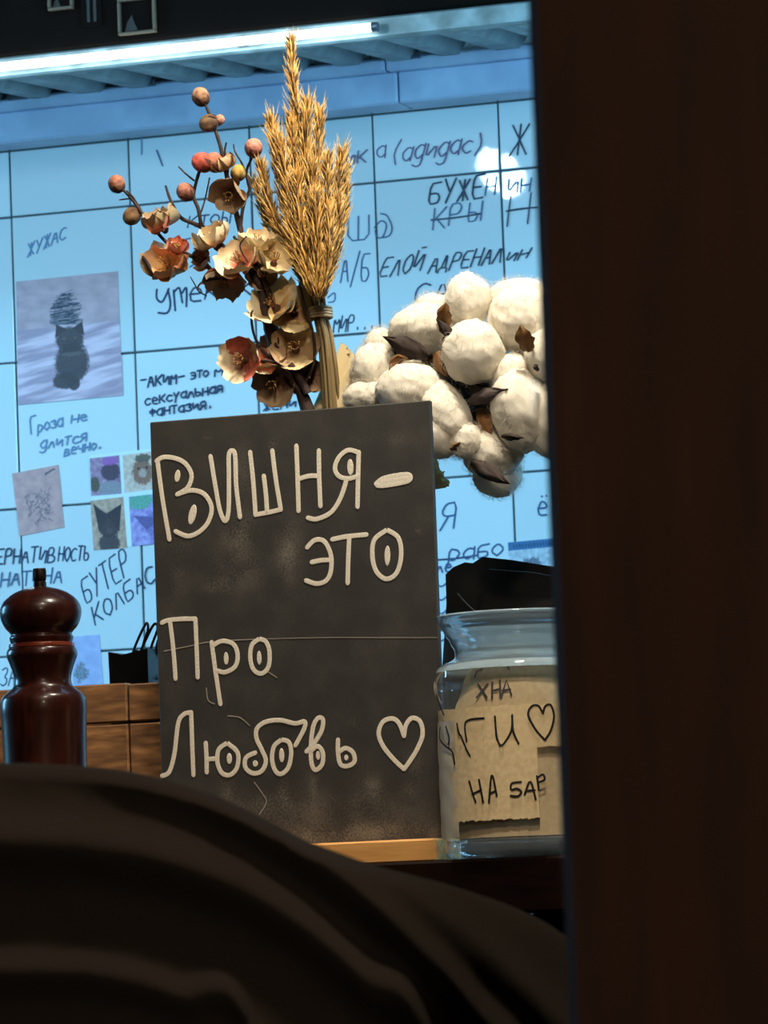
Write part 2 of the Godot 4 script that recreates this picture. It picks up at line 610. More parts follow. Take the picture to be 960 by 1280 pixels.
func hood():
	var t := thing("extractor_hood", "stainless kitchen extractor hood with slanted baffles above the white tiles", "extractor hood")
	var xr := at(760, 60, 0.2).x
	var xl := -2.2
	var y_low := at(330, 146, 0.06).y
	var y_mid := at(330, 106, 0.06).y
	var y_mid2 := at(330, 105, 0.075).y
	var y_rib := at(330, 88, 0.075).y
	var y_front := at(330, 54, 0.40).y
	var y_strip := at(330, 37, 0.42).y
	var seam := at(497, 110, 0.06).x
	var seam2 := at(481, 85, 0.075).x
	# back lip: a broad lower sheet and a narrow upper one, each in two lengths
	for a in [[xl, seam - 0.0012, y_low, y_mid, 0.06], [seam + 0.0012, xr, y_low, y_mid, 0.06], [xl, seam2 - 0.001, y_mid2, y_rib, 0.075], [seam2 + 0.001, xr, y_mid2, y_rib, 0.075]]:
		var b := Mesher.new()
		b.box(Vector3(a[0], a[2], 0.004), Vector3(a[1], a[3], a[4]), 0.003)
		put("back_lip", b, M.blue_steel, t)
	# sloping pan behind the baffles
	var pan := Mesher.new()
	var up := Vector3(0, 0.012, 0)
	var A := Vector3(xl, y_rib + 0.012, 0.07)
	var B := Vector3(xr, y_rib + 0.012, 0.07)
	var C := Vector3(xr, y_front + 0.02, 0.41)
	var D := Vector3(xl, y_front + 0.02, 0.41)
	pan.grid([[A, B], [D, C]])
	pan.grid([[A + up, B + up], [D + up, C + up]])
	put("pan", pan, M.dull_steel, t)
	# baffles: folded bars from front to back, some set closer, some wider
	var x := xl + 0.02
	var k := 0
	while x < xr - 0.06:
		var wid: float = [0.046, 0.05, 0.042, 0.058][k % 4]
		var rows := []
		for e in [[0.074, y_rib + 0.008], [0.40, y_front + 0.014]]:
			var z: float = e[0]
			var y: float = e[1]
			rows.append([Vector3(x, y + 0.006, z), Vector3(x + wid * 0.18, y - 0.014, z), Vector3(x + wid * 0.72, y - 0.014, z), Vector3(x + wid, y + 0.006, z)])
		var b := Mesher.new()
		for j in 3: b.grid([[rows[0][j], rows[0][j + 1]], [rows[1][j], rows[1][j + 1]]])
		for e in 2: b.fan(rows[e], (rows[e][0] + rows[e][3]) / 2.0)
		put("baffle", b, M.dull_steel, t)
		x += wid + [0.022, 0.03, 0.025][k % 3]
		k += 1
	# little clips along the lower end of the baffles
	for q in 14:
		var b := Mesher.new()
		var cx := xl + 0.6 + q * 0.19
		b.box(Vector3(cx, y_rib - 0.006, 0.075), Vector3(cx + 0.03, y_rib + 0.004, 0.083), 0.001)
		put("clip", b, M.steel, t)
	var strip := Mesher.new()
	strip.box(Vector3(xl, y_front - 0.0145, 0.408), Vector3(xr, y_strip, 0.425), 0.003)
	put("front_strip", strip, M.dull_steel, t)
	# the black front of the hood reaches up to the ceiling
	var fr := Mesher.new()
	fr.box(Vector3(xl, y_strip, 0.411), Vector3(xr, 3.15, 0.43), 0.003)
	var canopy := put("canopy_front", fr, M.fascia, t)
	canopy.set_meta("label", "black upper front of the hood")
	# ---- LED tube
	var tl := thing("led_tube_light", "glowing white LED tube under the front edge of the hood", "tube light")
	var zt := 0.437
	var yt := at(330, 48.5, zt).y
	var x1 := at(467, 36, zt).x
	var x0 := x1 - 1.2
	var tb := Mesher.new()
	tb.tube([Vector3(x0, yt, zt), Vector3(x1, yt, zt)], 0.0055, 16)
	put("tube", tb, glow(Color(0.86, 0.97, 1.0), 5.0), tl)
	for e in [[x0 - 0.012, x0 + 0.004], [x1 - 0.002, x1 + 0.006]]:
		var c := Mesher.new()
		c.tube([Vector3(e[0], yt, zt), Vector3(e[1], yt, zt)], 0.0062, 16)
		put("end_cap", c, M.steel, tl)
	for f in [0.15, 0.85]:
		var c := Mesher.new()
		var cx := lerpf(x0, x1, f)
		c.box(Vector3(cx - 0.008, yt - 0.004, 0.4255), Vector3(cx + 0.008, yt + 0.004, zt - 0.003), 0.001)
		put("bracket", c, M.steel, tl)
	var l := AreaLight3D.new()
	l.name = "tube_area_light"
	l.area_size = Vector2(1.2, 0.012)
	l.light_color = Color(0.66, 0.88, 1.0)
	l.light_energy = 0.10
	l.shadow_enabled = true
	l.position = Vector3((x0 + x1) / 2.0, yt - 0.0062, zt + 0.002)
	l.rotation_degrees.x = -90.0
	tl.add_child(l)
	# ---- small framed pictures on the black front
	for a in [[63, 93, -18, 15, "small dark framed picture beside the grey striped card on the black hood front"], [151, 196, -4, 46, "larger dark framed picture with a tan frame on the black hood front"]]:
		var zf := 0.431
		var p0 := at(a[0], a[3], zf)
		var p1 := at(a[1], a[2], zf)
		var fd := thing("picture_frame", a[4], "picture frame")
		fd.position = p0
		var w := p1.x - p0.x
		var h := p1.y - p0.y
		var bk := Mesher.new()
		bk.box(Vector3(0, 0, 0), Vector3(w, h, 0.004), 0.001)
		put("picture", bk, M.fascia, fd)
		var fw := 0.0035
		for e in [[0, 0, w, fw], [0, h - fw, w, h], [0, fw, fw, h - fw], [w - fw, fw, w, h - fw]]:
			var s := Mesher.new()
			s.box(Vector3(e[0], e[1], 0.0), Vector3(e[2], e[3], 0.010), 0.001)
			put("frame_bar", s, mat(Color(0.42, 0.33, 0.25), 0.6), fd)
		var gl := Mesher.new()
		gl.prism([Vector2(w * 0.15, h * 0.1), Vector2(w * 0.5, h * 0.12), Vector2(w * 0.42, h * 0.3), Vector2(w * 0.35, h * 0.55), Vector2(w * 0.22, h * 0.35)], Vector3(0, 0, 0.0042), Vector3.RIGHT, Vector3.UP, Vector3.BACK, 0.0006)
		put("print", gl, mat(Color(0.22, 0.19, 0.17), 0.9), fd)
	var card := thing("striped_card", "dark card with grey upright stripes on the black hood front", "card")
	var q0 := at(103, 35, 0.431)
	var q1 := at(127, -6, 0.431)
	card.position = q0
	var cb := Mesher.new()
	cb.box(Vector3.ZERO, Vector3(q1.x - q0.x, q1.y - q0.y, 0.003), 0.0005)
	put("backing", cb, M.fascia, card)
	for f in [0.3, 0.62]:
		var s := Mesher.new()
		var cx: float = (q1.x - q0.x) * f
		s.box(Vector3(cx, 0.006, 0.003), Vector3(cx + 0.004, q1.y - q0.y - 0.003, 0.004), 0.0003)
		put("stripe", s, mat(Color(0.22, 0.20, 0.19), 0.9), card)

# ------------------------------------------------------------------ handwriting
# strokes on a grid of 4 across and 8 up; m, n, o lie below the line
const GLYPHS := {
	"А": "00 28 40|13 33", "Б": "48 08 00 30 42 34 04", "В": "00 08 28 37 35 24 04|24 43 41 20 00", "Г": "00 08 48", "Д": "0m 01 41 4m|11 28 31",
	"Е": "48 08 00 40|04 34", "Ж": "00 24 48|08 24 40|20 28", "З": "07 28 47 35 24 43 41 20 01", "И": "08 00 48 40", "Й": "08 00 48 40|19 39",
	"К": "00 08|48 03|14 40", "Л": "00 28 40", "М": "00 08 23 48 40", "Н": "00 08|40 48|04 44", "О": "20 02 06 28 46 42 20", "П": "00 08 48 40",
	"Р": "00 08 38 46 34 04", "С": "47 28 06 02 20 41", "Т": "08 48|28 20", "У": "08 24|48 10", "Ф": "20 28|27 06 04 23 44 46 27", "Х": "00 48|08 40",
	"Ч": "08 05 34 44|48 40", "Ш": "08 00 40 48|20 28", "Ь": "08 00 30 42 34 04", "Ы": "08 00 20 32 24 04|48 40", "Э": "07 28 46 42 20 01|14 44",
	"Я": "40 48 18 06 14 44|24 00", "(": "39 14 3m", ")": "19 34 1m", "/": "0m 49", "-": "04 44", ".": "20 21",
	"а": "45 26 04 02 20 42|46 42 40", "е": "03 43 35 16 03 10 40", "р": "0n 06 35 43 20 01", "у": "06 22|46 23 1n", "д": "45 26 04 02 20 42|46 4n 2o 0n",
	"о": "20 02 04 26 44 42 20", "с": "45 26 04 02 20 41", "я": "40 46 16 04 13 43|23 00", "ё": "03 43 35 16 03 10 40|18 18|38 38", "ш": "06 00 20 26|20 40 46",
}

func glyph(ch: String) -> Array:
	var low := false
	var s: String = GLYPHS.get(ch, "")
	if s == "":
		s = GLYPHS.get(ch.to_upper(), "")
		low = true
	var out := []
	for part in s.split("|"):
		var line := []
		for tok in part.split(" "):
			if tok.length() < 2: continue
			var ys := tok.substr(1, 1)
			var y: float = -("lmno".find(ys)) if "lmno".find(ys) > 0 else float(ys)
			line.append(Vector2(float(tok.substr(0, 1)) / 4.0, y / 8.0 * (0.75 if low else 1.0)))
		if line.size() > 1: out.append(line)
	return out

func chaikin(l: Array) -> Array:
	if l.size() < 3: return l
	var o := [l[0]]
	for i in l.size() - 1:
		if i > 0: o.append(l[i].lerp(l[i + 1], 0.22))
		if i < l.size() - 2: o.append(l[i].lerp(l[i + 1], 0.78))
	o.append(l[-1])
	return o

# text along a base line given in spots of the photograph, written on the tiled wall
func write(text: String, x0: float, y0: float, x1: float, y1: float, h: float, col: Color, wpx := 1.6, slant := 0.12):
	var m := Mesher.new()
	var n := text.length()
	var step := Vector2(x1 - x0, y1 - y0) / n
	var wob := RandomNumberGenerator.new()
	wob.seed = hash(text)
	for i in n:
		var org := Vector2(x0, y0) + step * i + Vector2(0, wob.randf_range(-0.05, 0.05) * h)
		var gh := h * wob.randf_range(0.92, 1.08)
		for line in glyph(text[i]):
			var pts := []
			for p in chaikin(line):
				var q: Vector2 = org + step * 0.74 * p.x + Vector2(p.y * gh * slant + 0.02 * gh, -p.y * gh)
				q += Vector2(wob.randf_range(-1, 1), wob.randf_range(-1, 1)) * 0.35
				pts.append(at(q.x, q.y, 0.0006))
			m.stroke(pts, Vector3.BACK, wpx * 0.00054, 0.0003)
	put("handwriting", m, ink_mat(col), wall_back)

func wall_line(pts: Array, col: Color, wpx := 1.6):
	var m := Mesher.new()
	var q := []
	for p in pts: q.append(at(p.x, p.y, 0.0006))
	m.stroke(curve(q, 5), Vector3.BACK, wpx * 0.00054, 0.0003)
	put("pen_stroke", m, ink_mat(col), wall_back)

func wall_writing():
	var navy := Color(0.10, 0.19, 0.34)
	var dark := Color(0.12, 0.21, 0.30)
	var mid := Color(0.27, 0.37, 0.52)
	var faint := Color(0.42, 0.53, 0.66)
	var purple := Color(0.42, 0.36, 0.50)
	write("ик", 432, 206, 460, 203, 20, purple, 1.8)
	write("а", 470, 197, 484, 196, 22, purple, 1.8)
	write("(адидас)", 486, 204, 606, 189, 24, purple, 1.9, 0.25)
	write("Ж", 636, 196, 664, 193, 40, dark, 2.2)
	write("БУЖЕ", 535, 256, 607, 246, 27, dark, 2.4)
	write("Н", 606, 245, 622, 243, 20, mid, 2.0)
	write("ИН", 634, 241, 666, 238, 17, mid, 2.0)
	write("КР", 540, 286, 580, 280, 26, mid, 1.8)
	write("Ы", 584, 278, 606, 275, 24, mid, 1.8)
	wall_line([Vector2(539, 275), Vector2(570, 272), Vector2(600, 267)], dark, 2.2)
	write("Н", 633, 284, 668, 279, 36, dark, 1.8)
	wall_line([Vector2(633, 264), Vector2(650, 261), Vector2(672, 259)], dark, 2.2)
	write("Ш", 434, 300, 470, 297, 32, mid, 1.8, 0.0)
	wall_line([Vector2(468, 285), Vector2(476, 276), Vector2(483, 281), Vector2(479, 295), Vector2(472, 297), Vector2(469, 288)], mid, 1.8)
	wall_line([Vector2(476, 267), Vector2(484, 270), Vector2(490, 284), Vector2(487, 294), Vector2(479, 297)], mid, 1.8)
	write("А/Б", 425, 354, 463, 350, 35, mid, 2.0, 0.06)
	write("ЕЛОЙ", 473, 347, 528, 338, 25, dark, 2.0, 0.35)
	write("АДРЕНАЛ", 534, 341, 628, 327, 22, dark, 2.0, 0.35)
	write("ИН", 631, 328, 662, 321, 13, dark, 2.0, 0.5)
	write("САЛ", 517, 384, 590, 374, 31, navy, 2.2)
	write("МИР...", 416, 416, 470, 409, 20, dark, 2.0)
	wall_line([Vector2(410, 372), Vector2(418, 366), Vector2(418, 376), Vector2(411, 378)], mid, 1.8)
	write("ЖУЖАС", 34, 322, 84, 297, 17, faint, 2.2, 0.1)
	write("ктоы", 234, 284, 290, 278, 19, navy, 2.2, 0.2)
	wall_line([Vector2(230, 300), Vector2(242, 298), Vector2(247, 308), Vector2(241, 318), Vector2(247, 326), Vector2(237, 334)], mid, 2.0)
	wall_line([Vector2(196, 362), Vector2(196, 373), Vector2(203, 377), Vector2(211, 361)], navy, 2.8)
	wall_line([Vector2(210, 362), Vector2(213, 380), Vector2(209, 391), Vector2(198, 391)], navy, 2.8)
	wall_line([Vector2(217, 363), Vector2(219, 388)], navy, 2.8)
	wall_line([Vector2(217, 366), Vector2(224, 360), Vector2(228, 378)], navy, 2.8)
	wall_line([Vector2(228, 366), Vector2(233, 360), Vector2(233, 383)], navy, 2.8)
	write("екак", 235, 377, 318, 368, 26, navy, 2.6, 0.2)
	write("-Аким-", 175, 485, 232, 477, 17, navy, 2.4, 0.05)
	write("это", 238, 474, 262, 470, 12, navy, 2.2, 0.05)
	write("мн", 268, 470, 294, 466, 13, navy, 2.2, 0.05)
	write("сексуальная", 181, 507, 280, 489, 12, navy, 2.2, 0.0)
	write("фантазия.", 187, 521, 268, 509, 12, navy, 2.2, 0.0)
	write("укеп", 334, 498, 370, 492, 12, navy, 2.0)
	write("жени", 329, 514, 372, 507, 11, navy, 2.0)
	write("Г", 38, 542, 48, 539, 22, faint, 2.2, -0.05)
	write("роза", 47, 541, 80, 532, 14, faint, 2.2, 0.0)
	write("не", 89, 528, 111, 525, 11, faint, 2.2)
	write("длится", 50, 562, 110, 551, 13, faint, 2.2)
	write("вечно.", 80, 570, 130, 559, 12, faint, 2.2)
	write("ЕРНАТИВ", -6, 706, 70, 702, 19, navy, 2.2)
	write("НОСТЬ", 72, 702, 112, 700, 18, navy, 2.2)
	write("НАТИНА", 0, 733, 80, 728, 18, mid, 2.2)
	write("БУТЕР", 107, 756, 166, 714, 30, navy, 2.2, -0.25)
	write("КОЛБАС", 119, 780, 197, 725, 22, navy, 2.2, -0.25)
	write("ЗА", 0, 858, 20, 857, 24, navy, 2.0)
	write("А", -3, 491, 6, 490, 16, navy, 3.0)
	write("я", 549, 664, 572, 660, 44, mid, 2.4)
	write("ё", 671, 644, 687, 642, 26, mid, 2.4)
	write("рабо", 560, 703, 632, 692, 20, mid, 2.4)
	wall_line([Vector2(545, 700), Vector2(570, 698), Vector2(598, 694)], navy, 2.2)
	write("ле", 545, 716, 566, 714, 14, mid, 2.4)
	for k in 5:
		wall_line([Vector2(545, 730 + k * 17), Vector2(552, 733 + k * 17), Vector2(559, 728 + k * 17)], mid, 2.0)
	# stray pen marks above and beside the first words
	wall_line([Vector2(196, 188), Vector2(199, 196), Vector2(203, 207)], mid, 2.0)
	wall_line([Vector2(176, 163), Vector2(177, 180), Vector2(177, 193)], faint, 1.6)

# ------------------------------------------------------------------ pictures stuck to the tiles
func img_ellipse(im: Image, cx: float, cy: float, rx: float, ry: float, col: Color, rough := 0.12):
	for y in range(maxi(0, int(cy - ry * 1.3)), mini(im.get_height(), int(cy + ry * 1.3) + 1)):
		for x in range(maxi(0, int(cx - rx * 1.3)), mini(im.get_width(), int(cx + rx * 1.3) + 1)):
			var d := Vector2((x - cx) / rx, (y - cy) / ry).length() + noise.get_noise_2d(x * 0.12, y * 0.12) * rough * 3.0
			if d < 1.0:
				var k := 0.85 + 0.5 * noise.get_noise_2d(x * 0.35 + 90, y * 0.35)
				var c := Color(col.r * k, col.g * k, col.b * k)
				im.set_pixel(x, y, im.get_pixel(x, y).lerp(c, clampf((1.0 - d) * 5.0, 0.0, 0.92)))

func img_tri(im: Image, a: Vector2, b: Vector2, c: Vector2, col: Color):
	var lo := a.min(b).min(c)
	var hi := a.max(b).max(c)
	for y in range(maxi(0, int(lo.y)), mini(im.get_height(), int(hi.y) + 1)):
		for x in range(maxi(0, int(lo.x)), mini(im.get_width(), int(hi.x) + 1)):
			if Geometry2D.point_is_inside_triangle(Vector2(x, y), a, b, c):
				var k := 0.85 + 0.5 * noise.get_noise_2d(x * 0.35 + 40, y * 0.35)
				im.set_pixel(x, y, Color(col.r * k, col.g * k, col.b * k))

func img_line(im: Image, a: Vector2, b: Vector2, col: Color, w := 1):
	var n := int(a.distance_to(b)) + 1
	for k in n + 1:
		var p := a.lerp(b, float(k) / n)
		im.fill_rect(Rect2i(int(p.x), int(p.y), w, w), col)

func blank(w: int, h: int, a: Color, b: Color, fx := 0.05, fy := 0.05) -> Image:
	var im := Image.create(w, h, false, Image.FORMAT_RGB8)
	for y in h:
		for x in w:
			im.set_pixel(x, y, a.lerp(b, clampf(0.5 + 0.9 * noise.get_noise_2d(x * fx, y * fy), 0, 1)))
	return im

func print_mat(im: Image) -> StandardMaterial3D:
	var m := mat(Color.WHITE, 0.35)
	m.albedo_texture = ImageTexture.create_from_image(im)
	m.vertex_color_use_as_albedo = false
	return m

# a thin print on the wall; corners as spots of the photograph: upper left, upper right, lower right, lower left
func print_mesh(q: Array, z: float) -> Mesher:
	var m := Mesher.new()
	var f := []
	var b := []
	for p in q:
		f.append(at(p.x, p.y, z))
		b.append(Vector3(f[-1].x, f[-1].y, 0.0004))
	var t := [Vector2(0, 0), Vector2(1, 0), Vector2(1, 1), Vector2(0, 1)]
	var id := []
	for k in 4: id.append(m.vert(f[k], Color.WHITE, t[k]))
	m.quad(id[0], id[1], id[2], id[3])
	for k in 4:
		var n := (k + 1) % 4
		m.quad(m.vert(f[k], Color.WHITE, t[k]), m.vert(b[k], Color.WHITE, t[k]), m.vert(b[n], Color.WHITE, t[n]), m.vert(f[n], Color.WHITE, t[n]))
	return m

func wall_pictures():
	# cat photograph
	var im := blank(260, 312, Color(0.76, 0.62, 0.64), Color(0.86, 0.70, 0.72), 0.015, 0.025)
	for y in range(124, 312):
		for x in 260:
			var s := noise.get_noise_2d(x * 0.005 + 7.0, y * 0.035 + x * 0.006)
			im.set_pixel(x, y, Color(0.74, 0.60, 0.66).lerp(Color(0.95, 0.80, 0.84), clampf(0.5 + s * 1.4, 0, 1)))
	var fur := Color(0.37, 0.30, 0.31)
	img_ellipse(im, 136, 218, 46, 58, fur, 0.05)
	img_ellipse(im, 118, 262, 34, 22, fur, 0.05)
	img_ellipse(im, 140, 272, 16, 18, fur, 0.05)
	img_ellipse(im, 132, 160, 38, 36, fur, 0.05)
	img_tri(im, Vector2(95, 152), Vector2(98, 118), Vector2(126, 132), fur)
	img_tri(im, Vector2(169, 152), Vector2(165, 116), Vector2(138, 132), fur)
	img_ellipse(im, 136, 196, 30, 5, Color(0.52, 0.44, 0.43), 0.1)
	img_ellipse(im, 118, 156, 5, 4, Color(0.50, 0.44, 0.36), 0.0)
	img_ellipse(im, 146, 156, 5, 4, Color(0.50, 0.44, 0.36), 0.0)
	var hw := RandomNumberGenerator.new()
	hw.seed = 21
	for k in 110:
		var y := 42.0 + k * 0.72
		if absf(y - 82.0) < 4.0: continue
		var wd := lerpf(16.0, 40.0, clampf((y - 38.0) / 40.0, 0, 1))
		img_line(im, Vector2(122 - wd + hw.randf_range(0, 16), y + hw.randf_range(-5, 5)), Vector2(122 + wd + hw.randf_range(-22, 6), y + hw.randf_range(-9, 3)), Color(0.26, 0.28, 0.33))
	img_line(im, Vector2(84, 92), Vector2(158, 84), Color(0.26, 0.28, 0.33), 3)
	img_line(im, Vector2(86, 76), Vector2(156, 70), Color(0.26, 0.28, 0.33), 3)
	var cat := thing("cat_photo", "printed photograph of a grey cat with a scribbled hat on the tiles", "photo")
	cat.position = at(85, 420, 0.0)
	var pm := print_mesh([Vector2(20, 352), Vector2(147, 339), Vector2(153, 494), Vector2(23, 506)], 0.0016)
	for k in pm.v.size(): pm.v[k] -= cat.position
	put("print", pm, print_mat(im), cat)
	# small sketch sheet
	var im2 := blank(62, 86, Color(0.80, 0.58, 0.57), Color(0.88, 0.65, 0.62))
	for k in 90:
		var a := Vector2(31 + hw.randf_range(-17, 17), 52 + hw.randf_range(-24, 24))
		if a.distance_to(Vector2(31, 52)) > 25.0: continue
		img_line(im2, a, a + Vector2(hw.randf_range(-7, 7), hw.randf_range(-7, 7)), Color(0.55, 0.42, 0.44))
	img_line(im2, Vector2(44, 9), Vector2(56, 4), Color(0.35, 0.33, 0.38), 2)
	tag(put("sketch_sheet", print_mesh([Vector2(15, 592), Vector2(72, 581), Vector2(80, 659), Vector2(25, 670)], 0.0016), print_mat(im2)), "small lilac grey paper with a faint pencil sketch on the tiles", "paper")
	# sheet of four little photographs
	var col := thing("photo_sheet", "white sheet with four small pet photographs on the tiles", "photo sheet")
	put("sheet", print_mesh([Vector2(111, 570), Vector2(204, 559), Vector2(211, 676), Vector2(116, 688)], 0.0010), M.paper, col)
	var pics := [blank(80, 100, Color(0.62, 0.44, 0.54), Color(0.78, 0.62, 0.70)), blank(80, 100, Color(0.84, 0.70, 0.64), Color(0.96, 0.82, 0.74)), blank(80, 124, Color(0.72, 0.56, 0.48), Color(0.88, 0.70, 0.60)), blank(80, 124, Color(0.58, 0.50, 0.74), Color(0.80, 0.70, 0.88))]
	img_ellipse(pics[0], 54, 40, 28, 26, Color(0.40, 0.29, 0.36), 0.06)
	img_ellipse(pics[0], 54, 12, 26, 12, Color(0.80, 0.46, 0.78), 0.06)
	img_ellipse(pics[0], 50, 84, 34, 22, Color(0.72, 0.68, 0.70), 0.08)
	img_ellipse(pics[0], 10, 70, 14, 22, Color(0.44, 0.38, 0.30), 0.06)
	img_ellipse(pics[1], 48, 50, 28, 38, Color(0.70, 0.47, 0.38), 0.06)
	img_ellipse(pics[1], 52, 14, 24, 12, Color(0.50, 0.42, 0.36), 0.08)
	img_ellipse(pics[1], 48, 54, 11, 13, Color(0.92, 0.76, 0.70), 0.06)
	img_ellipse(pics[1], 38, 40, 4, 4, Color(0.30, 0.24, 0.22), 0.0)
	img_ellipse(pics[1], 60, 40, 4, 4, Color(0.30, 0.24, 0.22), 0.0)
	img_tri(pics[2], Vector2(6, 8), Vector2(40, 40), Vector2(16, 80), Color(0.32, 0.25, 0.27))
	img_tri(pics[2], Vector2(74, 16), Vector2(34, 36), Vector2(64, 80), Color(0.32, 0.25, 0.27))
	img_ellipse(pics[2], 40, 64, 28, 34, Color(0.34, 0.26, 0.28), 0.05)
	img_ellipse(pics[2], 38, 108, 27, 28, Color(0.36, 0.29, 0.30), 0.05)
	img_ellipse(pics[2], 40, 78, 8, 9, Color(0.46, 0.36, 0.36), 0.05)
	img_ellipse(pics[3], 26, 14, 32, 22, Color(0.50, 0.78, 0.66), 0.06)
	img_ellipse(pics[3], 56, 76, 24, 36, Color(0.64, 0.54, 0.82), 0.06)
	img_tri(pics[3], Vector2(8, 48), Vector2(72, 60), Vector2(36, 88), Color(0.52, 0.44, 0.68))
	var qs := [[Vector2(112, 573), Vector2(149, 569), Vector2(152, 617), Vector2(114, 620)], [Vector2(153, 569), Vector2(191, 564), Vector2(195, 611), Vector2(156, 616)], [Vector2(113, 626), Vector2(154, 621), Vector2(159, 685), Vector2(117, 688)], [Vector2(161, 621), Vector2(203, 616), Vector2(208, 678), Vector2(165, 683)]]
	for k in 4: put("photo", print_mesh(qs[k], 0.0013), print_mat(pics[k]), col)
	# pale blue sticker and a printed card
	var im3 := blank(38, 66, Color(0.68, 0.69, 0.84), Color(0.75, 0.76, 0.90))
	img_ellipse(im3, 10, 48, 9, 13, Color(0.60, 0.62, 0.68), 0.15)
	tag(put("blue_sticker", print_mesh([Vector2(88, 796), Vector2(124, 793), Vector2(129, 855), Vector2(92, 858)], 0.0012), print_mat(im3)), "pale blue sticker on the tiles beside the pepper mill", "sticker")
	var im4 := blank(60, 34, Color(0.70, 0.72, 0.76), Color(0.86, 0.86, 0.88), 0.12, 0.12)
	im4.fill_rect(Rect2i(0, 0, 60, 9), Color(0.30, 0.46, 0.62))
	for k in 14: img_line(im4, Vector2(6 + k * 3.4, 3), Vector2(7 + k * 3.4, 6), Color(0.16, 0.24, 0.36))
	img_ellipse(im4, 26, 24, 12, 7, Color(0.52, 0.54, 0.60))
	tag(put("printed_card", print_mesh([Vector2(635, 678), Vector2(700, 672), Vector2(702, 712), Vector2(637, 718)], 0.0012), print_mat(im4)), "small printed card with a blue heading on the tiles above the black bag", "card")

# ------------------------------------------------------------------ counter and post
func counter():
	var t := thing("bar_counter", "dark wooden bar counter under the chalkboard sign", "counter")
	t.position = Vector3(1.2, 0, 2.6)
	var top := Mesher.new()
	top.box(Vector3(-2.6, COUNTER_Y - 0.04, -0.30), Vector3(1.6, COUNTER_Y, 0.145), 0.002)
	put("counter_top", top, M.bar_wood, t)
	for k in 14:
		var p := Mesher.new()
		p.box(Vector3(-2.55 + k * 0.294, 0.0, 0.05), Vector3(-2.55 + k * 0.294 + 0.29, COUNTER_Y - 0.04, 0.075), 0.003)
		put("front_board", p, M.bar_wood, t)

func post():
	var z := 5.02
	var x := at(680.5, 640, z).x
	var t := thing("wooden_post", "dark brown wooden post standing close by in the dining room", "post")
	t.position = Vector3(x, 0, z)
	var b := Mesher.new()
	b.box(Vector3(0, 0, -0.16), Vector3(0.24, 3.15, 0.0), 0.003)
	put("shaft", b, M.post_wood, t)
	var f := Mesher.new()
	f.box(Vector3(-0.012, 0, -0.172), Vector3(0.252, 0.12, 0.012), 0.004)
	put("foot", f, M.post_wood, t)

